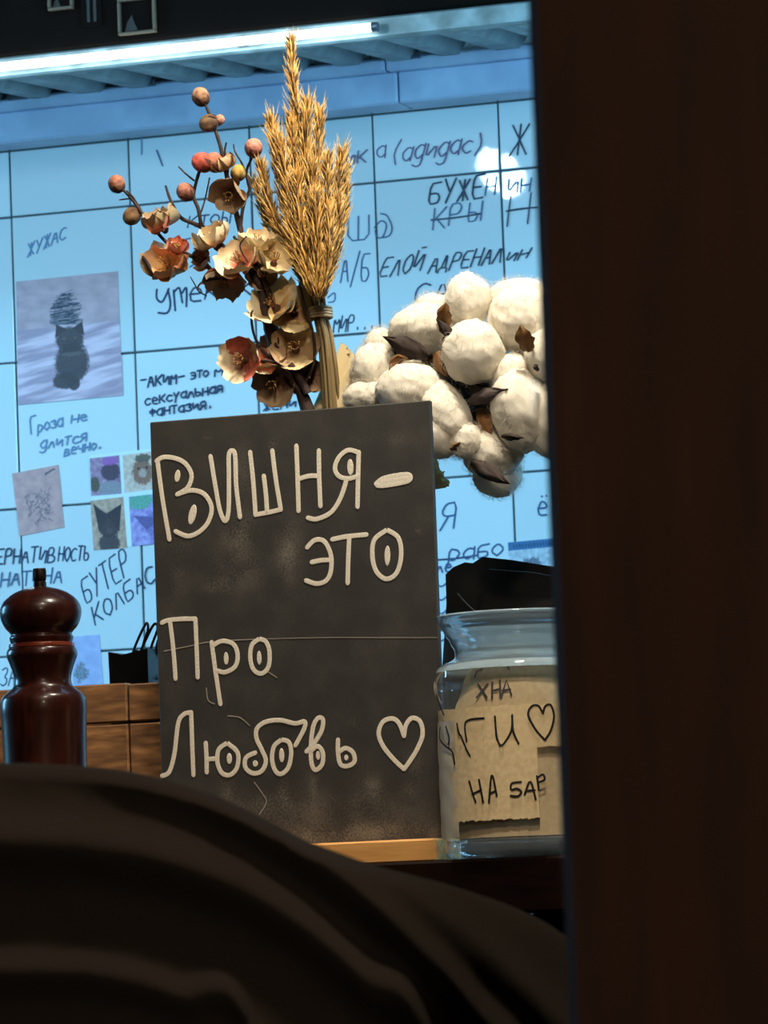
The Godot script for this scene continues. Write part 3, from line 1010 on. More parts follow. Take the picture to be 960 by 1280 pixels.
# ------------------------------------------------------------------ chalkboard
func chalkboard():
	var t := thing("chalkboard_sign", "black chalkboard sign with white handwriting standing in a pine base", "sign")
	var x0 := 1.0125
	var x1 := 1.0125 + 0.2239
	var y1 := 1.5021
	var y0 := 1.1790
	t.position = Vector3((x0 + x1) / 2, COUNTER_Y, SIGN_Z)
	var w := 448
	var h := 646
	var im := Image.create(w, h, false, Image.FORMAT_RGB8)
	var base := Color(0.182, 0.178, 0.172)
	var dust_and_light := Color(0.50, 0.47, 0.43)
	# rubbed-out chalk and, low down, painted bounce light off the base: spots of the photograph with their reach
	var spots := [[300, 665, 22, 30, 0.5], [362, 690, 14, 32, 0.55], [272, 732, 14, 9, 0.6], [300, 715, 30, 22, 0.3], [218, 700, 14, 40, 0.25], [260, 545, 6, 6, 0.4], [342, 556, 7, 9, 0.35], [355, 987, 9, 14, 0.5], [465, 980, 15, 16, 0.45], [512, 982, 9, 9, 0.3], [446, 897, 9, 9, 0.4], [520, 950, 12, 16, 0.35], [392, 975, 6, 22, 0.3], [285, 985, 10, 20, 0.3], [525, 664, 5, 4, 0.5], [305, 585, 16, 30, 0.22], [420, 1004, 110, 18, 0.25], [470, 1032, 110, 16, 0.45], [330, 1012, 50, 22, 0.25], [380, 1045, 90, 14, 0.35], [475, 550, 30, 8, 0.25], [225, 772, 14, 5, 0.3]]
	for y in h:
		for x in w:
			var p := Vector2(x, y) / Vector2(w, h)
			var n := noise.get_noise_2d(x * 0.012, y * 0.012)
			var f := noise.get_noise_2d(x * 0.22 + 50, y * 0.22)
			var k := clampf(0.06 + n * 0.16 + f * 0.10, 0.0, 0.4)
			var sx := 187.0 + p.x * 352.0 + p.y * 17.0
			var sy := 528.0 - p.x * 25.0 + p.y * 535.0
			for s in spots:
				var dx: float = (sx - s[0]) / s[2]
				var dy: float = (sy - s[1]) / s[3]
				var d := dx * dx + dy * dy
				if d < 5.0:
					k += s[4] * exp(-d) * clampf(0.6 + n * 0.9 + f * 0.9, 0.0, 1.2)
			im.set_pixel(x, y, base.lerp(dust_and_light, clampf(k, 0.0, 0.8)))
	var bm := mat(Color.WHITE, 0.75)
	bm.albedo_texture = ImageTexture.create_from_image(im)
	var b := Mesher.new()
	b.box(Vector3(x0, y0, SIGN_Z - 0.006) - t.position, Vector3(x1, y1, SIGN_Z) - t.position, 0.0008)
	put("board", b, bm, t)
	var p0 := Mesher.new()
	p0.box(Vector3(x0 - 0.002, COUNTER_Y, SIGN_Z - 0.032) - t.position, Vector3(x1 + 0.0005, y0 + 0.0005, SIGN_Z + 0.026) - t.position, 0.0015)
	put("base_strip", p0, M.pine, t)
	# lettering: spots measured in two enlargements of the photograph
	var e1 := [2.526, 180.0, 500.0]
	var e2 := [2.4615, 180.0, 750.0]
	var words := [
		["В", e1, [[42, 190, 58, 310, 80, 440], [40, 192, 60, 181, 95, 183, 130, 200, 150, 237, 138, 276, 105, 298], [105, 298, 150, 285, 190, 297, 213, 337, 205, 380, 180, 412, 140, 430, 100, 415]]],
		["И", e1, [[210, 178, 225, 270, 240, 350, 257, 382, 267, 345, 268, 240, 268, 172, 280, 160, 288, 180, 291, 270, 303, 370]]],
		["Ш", e1, [[335, 165, 345, 260, 352, 362], [352, 362, 392, 355, 430, 346], [405, 160, 416, 250, 432, 346], [378, 240, 385, 300, 388, 350]]],
		["Н", e1, [[481, 145, 485, 250, 488, 350], [486, 250, 520, 240, 552, 240], [552, 160, 553, 240, 557, 335]]],
		["Я", e1, [[678, 165, 676, 240, 674, 337], [678, 166, 645, 158, 616, 180, 603, 214, 615, 240, 645, 248, 676, 240], [640, 250, 620, 310, 590, 355, 545, 376, 518, 372]]],
		["dash", e1, [[733, 264, 760, 246, 825, 235, 841, 242, 830, 257, 762, 270, 737, 270], [745, 258, 790, 252, 830, 246]]],
		["Э", e1, [[515, 465, 540, 442, 570, 447, 590, 490, 590, 540, 575, 570, 545, 580, 512, 570], [530, 512, 560, 506, 590, 505]]],
		["Т", e1, [[595, 440, 640, 431, 702, 425], [648, 432, 645, 500, 643, 578]]],
		["О", e1, [[767, 410, 728, 440, 721, 490, 733, 540, 765, 565, 798, 545, 812, 490, 803, 435, 767, 410]]],
		["П", e2, [[55, 70, 75, 62, 120, 58, 158, 58], [80, 66, 90, 150, 97, 242], [158, 58, 162, 150, 165, 238]]],
		["р", e2, [[208, 130, 220, 220, 235, 320], [212, 140, 240, 126, 275, 136, 288, 170, 280, 205, 250, 222, 228, 218]]],
		["о", e2, [[355, 120, 332, 138, 327, 180, 338, 215, 362, 226, 383, 205, 386, 160, 375, 128, 355, 120]]],
		["Л", e2, [[56, 541, 78, 528, 94, 470, 105, 380, 122, 352, 145, 346], [145, 346, 148, 440, 152, 538]]],
		["ю", e2, [[190, 440, 192, 480, 193, 530], [193, 490, 222, 488], [256, 440, 230, 460, 226, 500, 240, 532, 265, 538, 286, 515, 288, 470, 256, 440]]],
		["б", e2, [[342, 470, 314, 485, 312, 515, 335, 533, 362, 526, 375, 495, 362, 460, 346, 425, 348, 395, 375, 375, 420, 370, 465, 380, 494, 374, 492, 398, 466, 447]]],
		["о", e2, [[423, 430, 400, 450, 394, 490, 404, 525, 422, 535, 444, 515, 453, 470, 445, 437, 423, 430]]],
		["в", e2, [[500, 466, 520, 445, 545, 405, 551, 370, 538, 362, 522, 385, 514, 440, 515, 500, 528, 523, 548, 505, 550, 470, 535, 450, 516, 462]]],
		["ь", e2, [[597, 430, 597, 470, 605, 506, 630, 510, 648, 495, 642, 468, 620, 456, 602, 466]]],
		["heart", e2, [[800, 520, 770, 492, 736, 450, 722, 410, 735, 375, 764, 365, 785, 380, 800, 418], [800, 418, 806, 385, 825, 363, 850, 375, 857, 415, 840, 460, 815, 500, 800, 520]]],
	]
	for wd in words:
		var m := Mesher.new()
		var e: Array = wd[1]
		for line in wd[2]:
			var pts := []
			for k in range(0, line.size(), 2):
				pts.append(at(line[k] / e[0] + e[1], line[k + 1] / e[0] + e[2], SIGN_Z + 0.0002) - t.position)
			var hw := 0.0019 if e == e1 else 0.00185
			m.stroke(curve(pts, 6), Vector3.BACK, hw * 0.93, 0.0001)
		put("chalk_letter", m, M.chalk, t)
	# filled dots inside the round letters
	for d in [[e1, 105, 240, 10, 20, -0.2], [e1, 152, 362, 13, 33, -0.3], [e1, 651, 212, 11, 26, 0.0], [e1, 768, 492, 10, 32, -0.05], [e2, 252, 180, 8, 20, 0.0], [e2, 354, 178, 8, 22, 0.0], [e2, 262, 488, 9, 17, 0.0], [e2, 342, 503, 9, 10, 0.0], [e2, 423, 478, 9, 22, 0.0], [e2, 535, 478, 7, 14, 0.0], [e2, 622, 485, 7, 9, 0.0]]:
		var e: Array = d[0]
		var m := Mesher.new()
		var c := at(d[1] / e[0] + e[1], d[2] / e[0] + e[2], SIGN_Z + 0.0003) - t.position
		var ring := []
		var low := []
		for k in 20:
			var w2 := -TAU * k / 20.0
			var q: Vector2 = Vector2(cos(w2) * d[3], sin(w2) * d[4]).rotated(d[5]) / e[0] * 0.00061
			ring.append(c + Vector3(q.x * 0.8, q.y * 0.9, 0.0))
			low.append(c + Vector3(q.x, q.y, -0.0004))
		m.fan(ring, c, Color.WHITE, true)
		m.grid([low, ring], true)
		put("chalk_dot", m, M.chalk, t)
	# thin scratches
	for s in [[205, 814, 235, 808, 265, 802, 320, 799], [320, 799, 400, 797, 470, 797, 546, 797], [285, 895, 300, 897, 312, 907], [318, 978, 328, 992, 333, 1003, 324, 1018], [258, 860, 260, 875, 268, 880], [332, 838, 340, 843, 346, 847]]:
		var m := Mesher.new()
		var pts := []
		for k in range(0, s.size(), 2): pts.append(at(s[k], s[k + 1], SIGN_Z + 0.0002) - t.position)
		m.stroke(curve(pts, 4), Vector3.BACK, 0.00025 if s[0] == 320 else 0.0004, 0.00005)
		put("scratch", m, M.scratch, t)

# ------------------------------------------------------------------ pepper mill
func pepper_mill():
	var z := 2.705
	var t := thing("pepper_mill", "dark brown varnished wooden pepper mill with a round head and metal knob", "pepper mill")
	var o := at(58, 1000, z)
	o.y = COUNTER_Y
	t.position = o
	# heights and half widths read along the axis of the mill
	var sc := 0.000603
	var y_of := func(py: float) -> float: return at(53.0 + (py - 760.0) * 0.036, py, z).y - COUNTER_Y
	var prof := func(list: Array) -> Array:
		var r := []
		var q := []
		for e in list: q.append(Vector2(e[1] * sc, y_of.call(e[0])))
		for p in curve(q, 5): r.append(p)
		return r
	var body := Mesher.new()
	body.lathe([Vector2(0, 0), Vector2(52 * sc, 0), Vector2(54 * sc, 0.003)] + prof.call([[1050, 54], [1000, 52.5], [950, 52], [905, 53], [885, 54], [872, 52], [864, 44], [858, 37.5], [850, 35.5], [840, 37], [828, 41], [820, 44], [815, 44], [811, 42.5], [809, 40]]), Vector3.ZERO, 64)
	put("body", body, M.mill_wood, t)
	var ring := Mesher.new()
	ring.lathe(prof.call([[810, 36], [809.5, 40.5], [807, 41], [804.5, 40.5], [804, 36]]), Vector3.ZERO, 64)
	var rg := put("ring", ring, mat(Color(0.40, 0.17, 0.10), 0.25), t)
	rg.set_meta("label", "reddish polished ring below the head")
	var head := Mesher.new()
	head.lathe(prof.call([[804, 38], [797, 40], [793, 38], [789, 40.5], [784, 45], [776, 49], [766, 51], [757, 49.5], [749, 44], [742, 35], [737, 24], [734, 12], [733, 8]]), Vector3.ZERO, 64)
	put("head", head, M.mill_wood, t)
	var stem := Mesher.new()
	stem.lathe(prof.call([[735, 8.5], [729, 8.2], [727, 8]]) + [Vector2(0, y_of.call(727))], Vector3.ZERO, 24)
	put("neck", stem, M.dark_metal, t)
	var knob := Mesher.new()
	var rows := []
	for e in [[727, 6.5], [725, 8.2], [720, 8.6], [713, 8.6], [710.5, 7.5]]:
		var r := []
		for k in 36: r.append(Vector3(cos(TAU * k / 36) * e[1] * sc * (1.0 if k % 3 else 0.86), y_of.call(e[0]), sin(TAU * k / 36) * e[1] * sc * (1.0 if k % 3 else 0.86)))
		rows.append(r)
	knob.grid(rows, true)
	knob.fan(rows[-1], Vector3(0, y_of.call(710.0), 0), Color.WHITE, false)
	put("knob", knob, M.dark_metal, t)

# ------------------------------------------------------------------ crate with black tongs behind the mill
func crate():
	var z := 2.555
	var t := thing("wooden_crate", "brown stained wooden crate behind the pepper mill", "crate")
	var p1 := at(199, 851, z)
	var x1 := p1.x + 0.012
	var x0 := x1 - 0.26
	var y1 := p1.y
	t.position = Vector3(x0, COUNTER_Y, z)
	var h := y1 - COUNTER_Y
	var w := x1 - x0
	var seam := at(160, 900, z).x - x0
	var mid := at(130, 905, z).y - COUNTER_Y
	for e in [[0.0, seam - 0.0006, mid + 0.0008, h], [seam + 0.0006, w, mid + 0.0008, h - 0.001], [0.0, seam - 0.0006, 0.0, mid - 0.0008], [seam + 0.0006, w, 0.0, mid - 0.0008]]:
		var b := Mesher.new()
		b.box(Vector3(e[0], e[2], -0.012), Vector3(e[1], e[3], 0.0), 0.0012)
		put("board", b, M.crate_wood, t)
	for e in [[Vector3(0, 0, -0.15), Vector3(0.012, h, -0.0125)], [Vector3(w - 0.012, 0, -0.15), Vector3(w, h, -0.0125)], [Vector3(0.0125, 0, -0.15), Vector3(w - 0.0125, h, -0.138)], [Vector3(0.0125, 0.002, -0.137), Vector3(w - 0.0125, 0.012, -0.0125)]]:
		var b := Mesher.new()
		b.box(e[0], e[1], 0.001)
		put("panel", b, M.crate_wood, t)

func tongs():
	var z := 2.47
	var t := thing("utensil_holder", "black holder with black looped handles standing in the wooden crate", "utensil holder")
	var o := at(176, 860, z)
	o.y = COUNTER_Y + 0.013
	t.position = o
	var x0 := at(151, 830, z).x - o.x
	var y1 := at(176, 815, z).y - o.y
	var b := Mesher.new()
	b.prism([Vector2(x0 + 0.004, 0), Vector2(x0, y1), Vector2(x0 + 0.012, y1 - 0.003), Vector2(x0 + 0.034, y1 + 0.001), Vector2(x0 + 0.034, 0)], Vector3(0, 0, -0.02), Vector3.RIGHT, Vector3.UP, Vector3.BACK, 0.045)
	put("holder_body", b, M.black, t)
	for lp in [[Vector2(169, 836), Vector2(166, 818), Vector2(174, 796), Vector2(183, 779), Vector2(185, 787), Vector2(179, 806), Vector2(174, 830), Vector2(169, 836)], [Vector2(178, 834), Vector2(176, 816), Vector2(184, 796), Vector2(193, 780), Vector2(197, 786), Vector2(190, 806), Vector2(184, 828), Vector2(178, 834)]]:
		var pts := []
		for k in lp.size(): pts.append(at(lp[k].x, lp[k].y, z + 0.012) - o)
		var m := Mesher.new()
		m.tube(curve(pts, 6), 0.0011, 8)
		put("handle_loop", m, M.black, t)
	for sh in [[Vector2(166, 850), Vector2(167, 830), Vector2(170, 812)], [Vector2(195, 850), Vector2(192, 830), Vector2(199, 800)], [Vector2(186, 850), Vector2(187, 838), Vector2(196, 812)]]:
		var pts := []
		for q in sh: pts.append(at(q.x, q.y, z + 0.006) - o)
		var m := Mesher.new()
		m.tube(curve(pts, 5), [0.005, 0.004, 0.003, 0.002], 8)
		put("handle", m, M.black, t)

# ------------------------------------------------------------------ jar
const JAR_Z := 2.70
func jar():
	var cx := at(654, 950, JAR_Z).x
	var o := Vector3(cx, COUNTER_Y, JAR_Z)
	var sc := 0.000598
	var t := thing("glass_jar", "clear glass tip jar with lettered kraft paper tape standing beside the chalkboard", "jar")
	t.position = o
	var y_of := func(py: float) -> float: return at(654, py, JAR_Z).y - COUNTER_Y
	var outer := []
	for e in [[767, 97], [769, 99], [774, 98], [785, 92], [800, 83], [812, 78], [818, 77.5], [824, 84], [829, 95], [834, 101], [842, 103], [849, 103], [853, 101.5], [870, 101], [950, 101], [1030, 100.5], [1045, 100]]:
		outer.append(Vector2(e[1] * sc, y_of.call(e[0])))
	outer.reverse()
	outer = curve(outer, 4)
	outer = [Vector2(0.0, 0.0), Vector2(86 * sc, 0.0), Vector2(95 * sc, 0.0012), Vector2(99 * sc, 0.005)] + outer
	var inner := []
	for e in [[767.5, 94], [785, 88], [800, 79], [812, 74], [818, 73.5], [824, 80], [829, 91], [834, 97], [849, 98.5], [870, 96.5], [1035, 96]]:
		inner.append(Vector2(e[1] * sc, y_of.call(e[0])))
	inner = curve(inner, 4) + [Vector2(88 * sc, 0.014), Vector2(60 * sc, 0.011), Vector2(0, 0.0105)]
	# the flared neck and the foot are thick solid glass, the wall between them is thin
	var cut: float = y_of.call(838.0)
	var g := Mesher.new()
	var neck := []
	var wall := []
	for p in outer:
		if p.y >= cut: neck.append(p + Vector2(0.00035 * sin(p.y * 900.0), 0.0))
		elif p.y > 0.0035: wall.append(p)
	wall.append(neck[0])
	var neck_in := []
	for p in inner:
		if p.y >= cut: neck_in.append(p - Vector2(0.0008, 0.0))
		elif p.y > 0.0125: wall.append(p)
	g.lathe(wall.slice(0, wall.find(neck[0]) + 1), Vector3.ZERO, 96)
	put("glass_wall", g, M.glass, t)
	var nk := Mesher.new()
	nk.lathe(neck + neck_in + [neck[0]], Vector3.ZERO, 96)
	put("neck", nk, M.neck_glass, t)
	var ft := Mesher.new()
	ft.lathe([Vector2(0, 0.0002), Vector2(86 * sc, 0.0002), Vector2(95 * sc, 0.0014), Vector2(99 * sc, 0.005), Vector2(99.5 * sc, 0.010), Vector2(96 * sc, 0.0135), Vector2(88 * sc, 0.0115), Vector2(0, 0.0105)], Vector3.ZERO, 96)
	put("foot", ft, M.glass, t)
	# paper tape round the jar; each piece a sheet bent to the glass, angles from the side facing +z
	var rt := 102.2 * sc
	var ang := func(px: float) -> float: return asin(clampf((px - 654.0) / 102.2, -0.999, 0.999)) + deg_to_rad(YAW) * 1.0
	var tape := func(called: String, a0: float, a1: float, top: float, bot: float, r: float, ragged: float):
		var m := Mesher.new()
		var n := 48
		for lay in 2:
			var rows := []
			for i in 9:
				var row := []
				for j in n + 1:
					var f := float(j) / n
					var a := lerpf(a0, a1, f)
					var y: float = lerpf(y_of.call(top), y_of.call(bot), i / 8.0)
					y += ragged * noise.get_noise_2d(f * 22.0, 5.0 + bot) * absf(i / 4.0 - 1.0)
					var rr: float = r + lay * 0.00025 + 0.0002 * maxf(0.0, noise.get_noise_2d(a * 9.0, y * 160.0))
					row.append(Vector3(sin(a) * rr, y, cos(a) * rr))
				rows.append(row)
			m.grid(rows)
		return put(called, m, M.kraft, t)
	var a_left: float = deg_to_rad(-80.0) + deg_to_rad(YAW)
	tape.call("paper_tape", a_left, deg_to_rad(112.0), 886.0, 938.0, rt, 0.0016)
	tape.call("paper_tape", ang.call(566.0), ang.call(668.0), 930.0, 1026.0, rt + 0.0006, 0.0016)
	# crumpled loose tape end on the side towards the chalkboard
	var fl := Mesher.new()
	var rows := []
	for i in 14:
		var row := []
		for j in 6:
			var a: float = a_left + deg_to_rad(j * 6.0 - 2.0)
			var y: float = lerpf(y_of.call(900.0), y_of.call(1046.0), i / 13.0)
			var rr := rt + 0.0006 + 0.0014 * absf(noise.get_noise_2d(i * 0.8, j * 1.1))
			row.append(Vector3(sin(a) * rr, y, cos(a) * rr))
		rows.append(row)
	fl.grid(rows)
	put("tape_end", fl, mat(Color(0.84, 0.78, 0.66), 0.5), t)
	var lp := Mesher.new()
	var q := []
	for e in [[553, 838], [547, 846], [544, 858], [546, 870], [551, 880]]: q.append(at(e[0], e[1], JAR_Z + 0.012) - o)
	lp.tube(curve(q, 5), 0.0011, 8)
	put("tape_curl", lp, mat(Color(0.80, 0.76, 0.70), 0.5), t)
	# lettering on the tape, bent with the glass
	var e3 := [3.658, 530.0, 750.0]
	var letters := [
		[[96, 432, 108, 480, 122, 522]], [[104, 575, 101, 625, 122, 662, 150, 690, 158, 748], [128, 575, 140, 625, 135, 655]],
		[[174, 566, 188, 640, 220, 716]], [[206, 650, 205, 562, 282, 550]], [[330, 545, 335, 640, 356, 676, 398, 612, 404, 540, 405, 612, 426, 672]],
		[[540, 660, 502, 612, 473, 545, 488, 508, 517, 505, 536, 540], [536, 540, 548, 508, 572, 504, 584, 555, 566, 620, 540, 660]],
		[[213, 830, 224, 880, 236, 926], [224, 890, 262, 872], [254, 826, 268, 928]], [[292, 930, 309, 808, 326, 902], [296, 892, 322, 880]],
		[[430, 845, 392, 850, 388, 878, 412, 874, 430, 890, 415, 908, 385, 905]], [[444, 902, 470, 845, 490, 925], [450, 886, 487, 884]], [[499, 822, 505, 882], [499, 832, 524, 815, 531, 838, 505, 850]],
	]
	for lt in letters:
		var m := Mesher.new()
		for line in lt:
			var pts := []
			var nr := []
			for k in range(0, line.size(), 2):
				var px: float = line[k] / e3[0] + e3[1]
				var py: float = line[k + 1] / e3[0] + e3[2]
				pts.append(Vector2(ang.call(px), y_of.call(py)))
			var fine := curve(pts, 6)
			var p3 := []
			for p in fine:
				var d := Vector3(sin(p.x), 0, cos(p.x))
				p3.append(d * (rt + 0.0024 if p.x < ang.call(580.0) else rt + (0.0009 if p.y > y_of.call(934.0) else 0.0016)) + Vector3(0, p.y, 0))
				nr.append(d)
			m.stroke(p3, nr, 0.0008, 0.0001)
		put("letter", m, M.ink, t)
	# ---- paper in the jar
	var wad := Mesher.new()
	var wr := []
	for i in 21:
		var row := []
		var th := PI * i / 20.0
		for j in 32:
			var ph := -TAU * j / 32.0
			var d := Vector3(sin(th) * cos(ph), cos(th), sin(th) * sin(ph))
			var k := 1.0 + 0.20 * noise.get_noise_3d(d.x * 2.5, d.y * 2.5, d.z * 2.5) - 0.10 * absf(noise.get_noise_3d(d.x * 6.0, d.y * 6.0 + 9.0, d.z * 6.0))
			row.append(Vector3(d.x * 0.044 * k, 0.070 + d.y * 0.052 * k, d.z * 0.044 * k))
		wr.append(row)
	wad.grid(wr, true)
	var wo := put("crumpled_paper", wad, M.kraft)
	wo.position = o
	tag(wo, "crumpled kraft paper lying inside the glass jar", "paper")
	# a curled note standing in front of it, lettered like the tape
	var nt := thing("paper_note", "curled paper note with pen lettering standing inside the glass jar", "paper note")
	nt.position = o
	var nm := Mesher.new()
	for lay in 2:
		var rows2 := []
		for i in 13:
			var row := []
			for j in 25:
				var f := j / 24.0
				var a := lerpf(deg_to_rad(-66.0), deg_to_rad(52.0), f) + deg_to_rad(YAW)
				var top: float = y_of.call(822.0 + 26.0 * pow(absf(f - 0.5) * 2.0, 2.2))
				var y: float = lerpf(0.0145, top, i / 12.0)
				var r := 0.0545 + lay * 0.0004 + 0.0009 * noise.get_noise_2d(f * 9.0, i * 0.5)
				r -= 0.0105 * smoothstep(0.75, 1.0, i / 12.0)
				row.append(Vector3(sin(a) * r, y, cos(a) * r))
			rows2.append(row)
		nm.grid(rows2)
	put("sheet", nm, M.kraft, nt)
	for lt in [[255, 392, 300, 455], [298, 395, 258, 452], [318, 388, 322, 462], [322, 428, 356, 420], [352, 380, 358, 455], [362, 455, 382, 380, 405, 450], [368, 428, 400, 425], [260, 305, 330, 292, 400, 296], [375, 275, 390, 330], [230, 355, 232, 330, 255, 325]]:
		var m := Mesher.new()
		var p3 := []
		var nr := []
		for k in range(0, lt.size(), 2):
			var px: float = lt[k] / e3[0] + e3[1]
			var py: float = lt[k + 1] / e3[0] + e3[2]
			var a := asin(clampf((px - 654.0) / 92.0, -0.99, 0.99)) + deg_to_rad(YAW)
			var yy: float = y_of.call(py)
			var rr: float = 0.0562 - 0.0105 * smoothstep(0.75, 1.0, (yy - 0.02) / (y_of.call(824.0) - 0.02))
			var d := Vector3(sin(a), 0, cos(a))
			p3.append(d * rr + Vector3(0, yy, 0))
			nr.append(d)
		m.stroke(p3, nr, 0.0008, 0.0002)
		put("letter", m, M.note_ink, nt)

func black_bag():
	var z := 2.50
	var t := thing("black_bag", "folded black paper bag behind the glass jar", "bag")
	var o := at(630, 900, z)
	o.y = COUNTER_Y
	t.position = o
	var top := [Vector2(557, 718), Vector2(566, 709), Vector2(582, 703), Vector2(591, 704), Vector2(597, 700), Vector2(603, 696), Vector2(640, 700), Vector2(690, 708), Vector2(740, 716)]
	var m := Mesher.new()
	var front := []
	var back := []
	for i in 11:
		var rf := []
		var rb := []
		for p in top:
			var tp := at(p.x, p.y, z) - o
			var y := lerpf(0.0, tp.y, i / 10.0)
			var bulge := 0.03 * sin(PI * minf(i / 10.0 + 0.12, 1.0)) + 0.004 * noise.get_noise_2d(p.x * 0.08, i * 0.7)
			rf.append(Vector3(tp.x, y, bulge))
			rb.append(Vector3(tp.x, y, -bulge - 0.006))
		front.append(rf)
		back.append(rb)
	m.grid(front)
	m.grid(back)
	for i in 10:
		for e in [0, top.size() - 1]:
			m.quad(m.vert(front[i][e]), m.vert(front[i + 1][e]), m.vert(back[i + 1][e]), m.vert(back[i][e]))
	m.grid([front[10], back[10]])
	put("body", m, M.black_paper, t)
	var f := Mesher.new()
	var pts := []
	for q in [[572, 742], [580, 751], [590, 761], [601, 769]]: pts.append(at(q[0], q[1], z + 0.034) - o)
	f.tube(curve(pts, 5), 0.0005, 6)
	put("fold_edge", f, mat(Color(0.30, 0.28, 0.26), 0.5), t)
	var fl := Mesher.new()
	var rim := []
	for q in [[612, 712], [640, 714], [665, 716], [700, 722], [738, 728]]: rim.append(at(q[0], q[1], z + 0.026) - o)
	fl.tube(curve(rim, 4), 0.0004, 6)
	put("top_seam", fl, mat(Color(0.14, 0.13, 0.12), 0.5), t)

# ------------------------------------------------------------------ flowers
const STEM_FOOT := Vector3(1.135, 1.185, 2.575)
func vase():
	var p := Mesher.new()
	var o := Vector3(STEM_FOOT.x, COUNTER_Y, STEM_FOOT.z)
	p.lathe([Vector2(0, 0), Vector2(0.036, 0), Vector2(0.04, 0.004), Vector2(0.047, 0.05), Vector2(0.049, 0.09), Vector2(0.043, 0.13), Vector2(0.034, 0.16), Vector2(0.036, 0.18), Vector2(0.033, 0.18), Vector2(0.031, 0.16), Vector2(0.038, 0.13), Vector2(0.043, 0.09), Vector2(0.04, 0.02), Vector2(0, 0.015)], o, 48)
	tag(put("vase", p, M.vase), "brown vase holding the dried flowers behind the chalkboard", "vase")

func jit(col: Color, a := 0.12) -> Color:
	var k := 1.0 + rng.randf_range(-a, a)
	return Color(col.r * k, col.g * k, col.b * k)

# a grain husk: a pointed body of six sides
func husk(m: Mesher, p: Vector3, d: Vector3, l: float, r: float, col: Color):
	var pts := []
	var rr := []
	for e in [[0.0, 0.35], [0.3, 1.0], [0.65, 0.8], [1.0, 0.06]]:
		pts.append(p + d * l * e[0])
		rr.append(r * e[1])
	m.tube(pts, rr, 6, col, false)

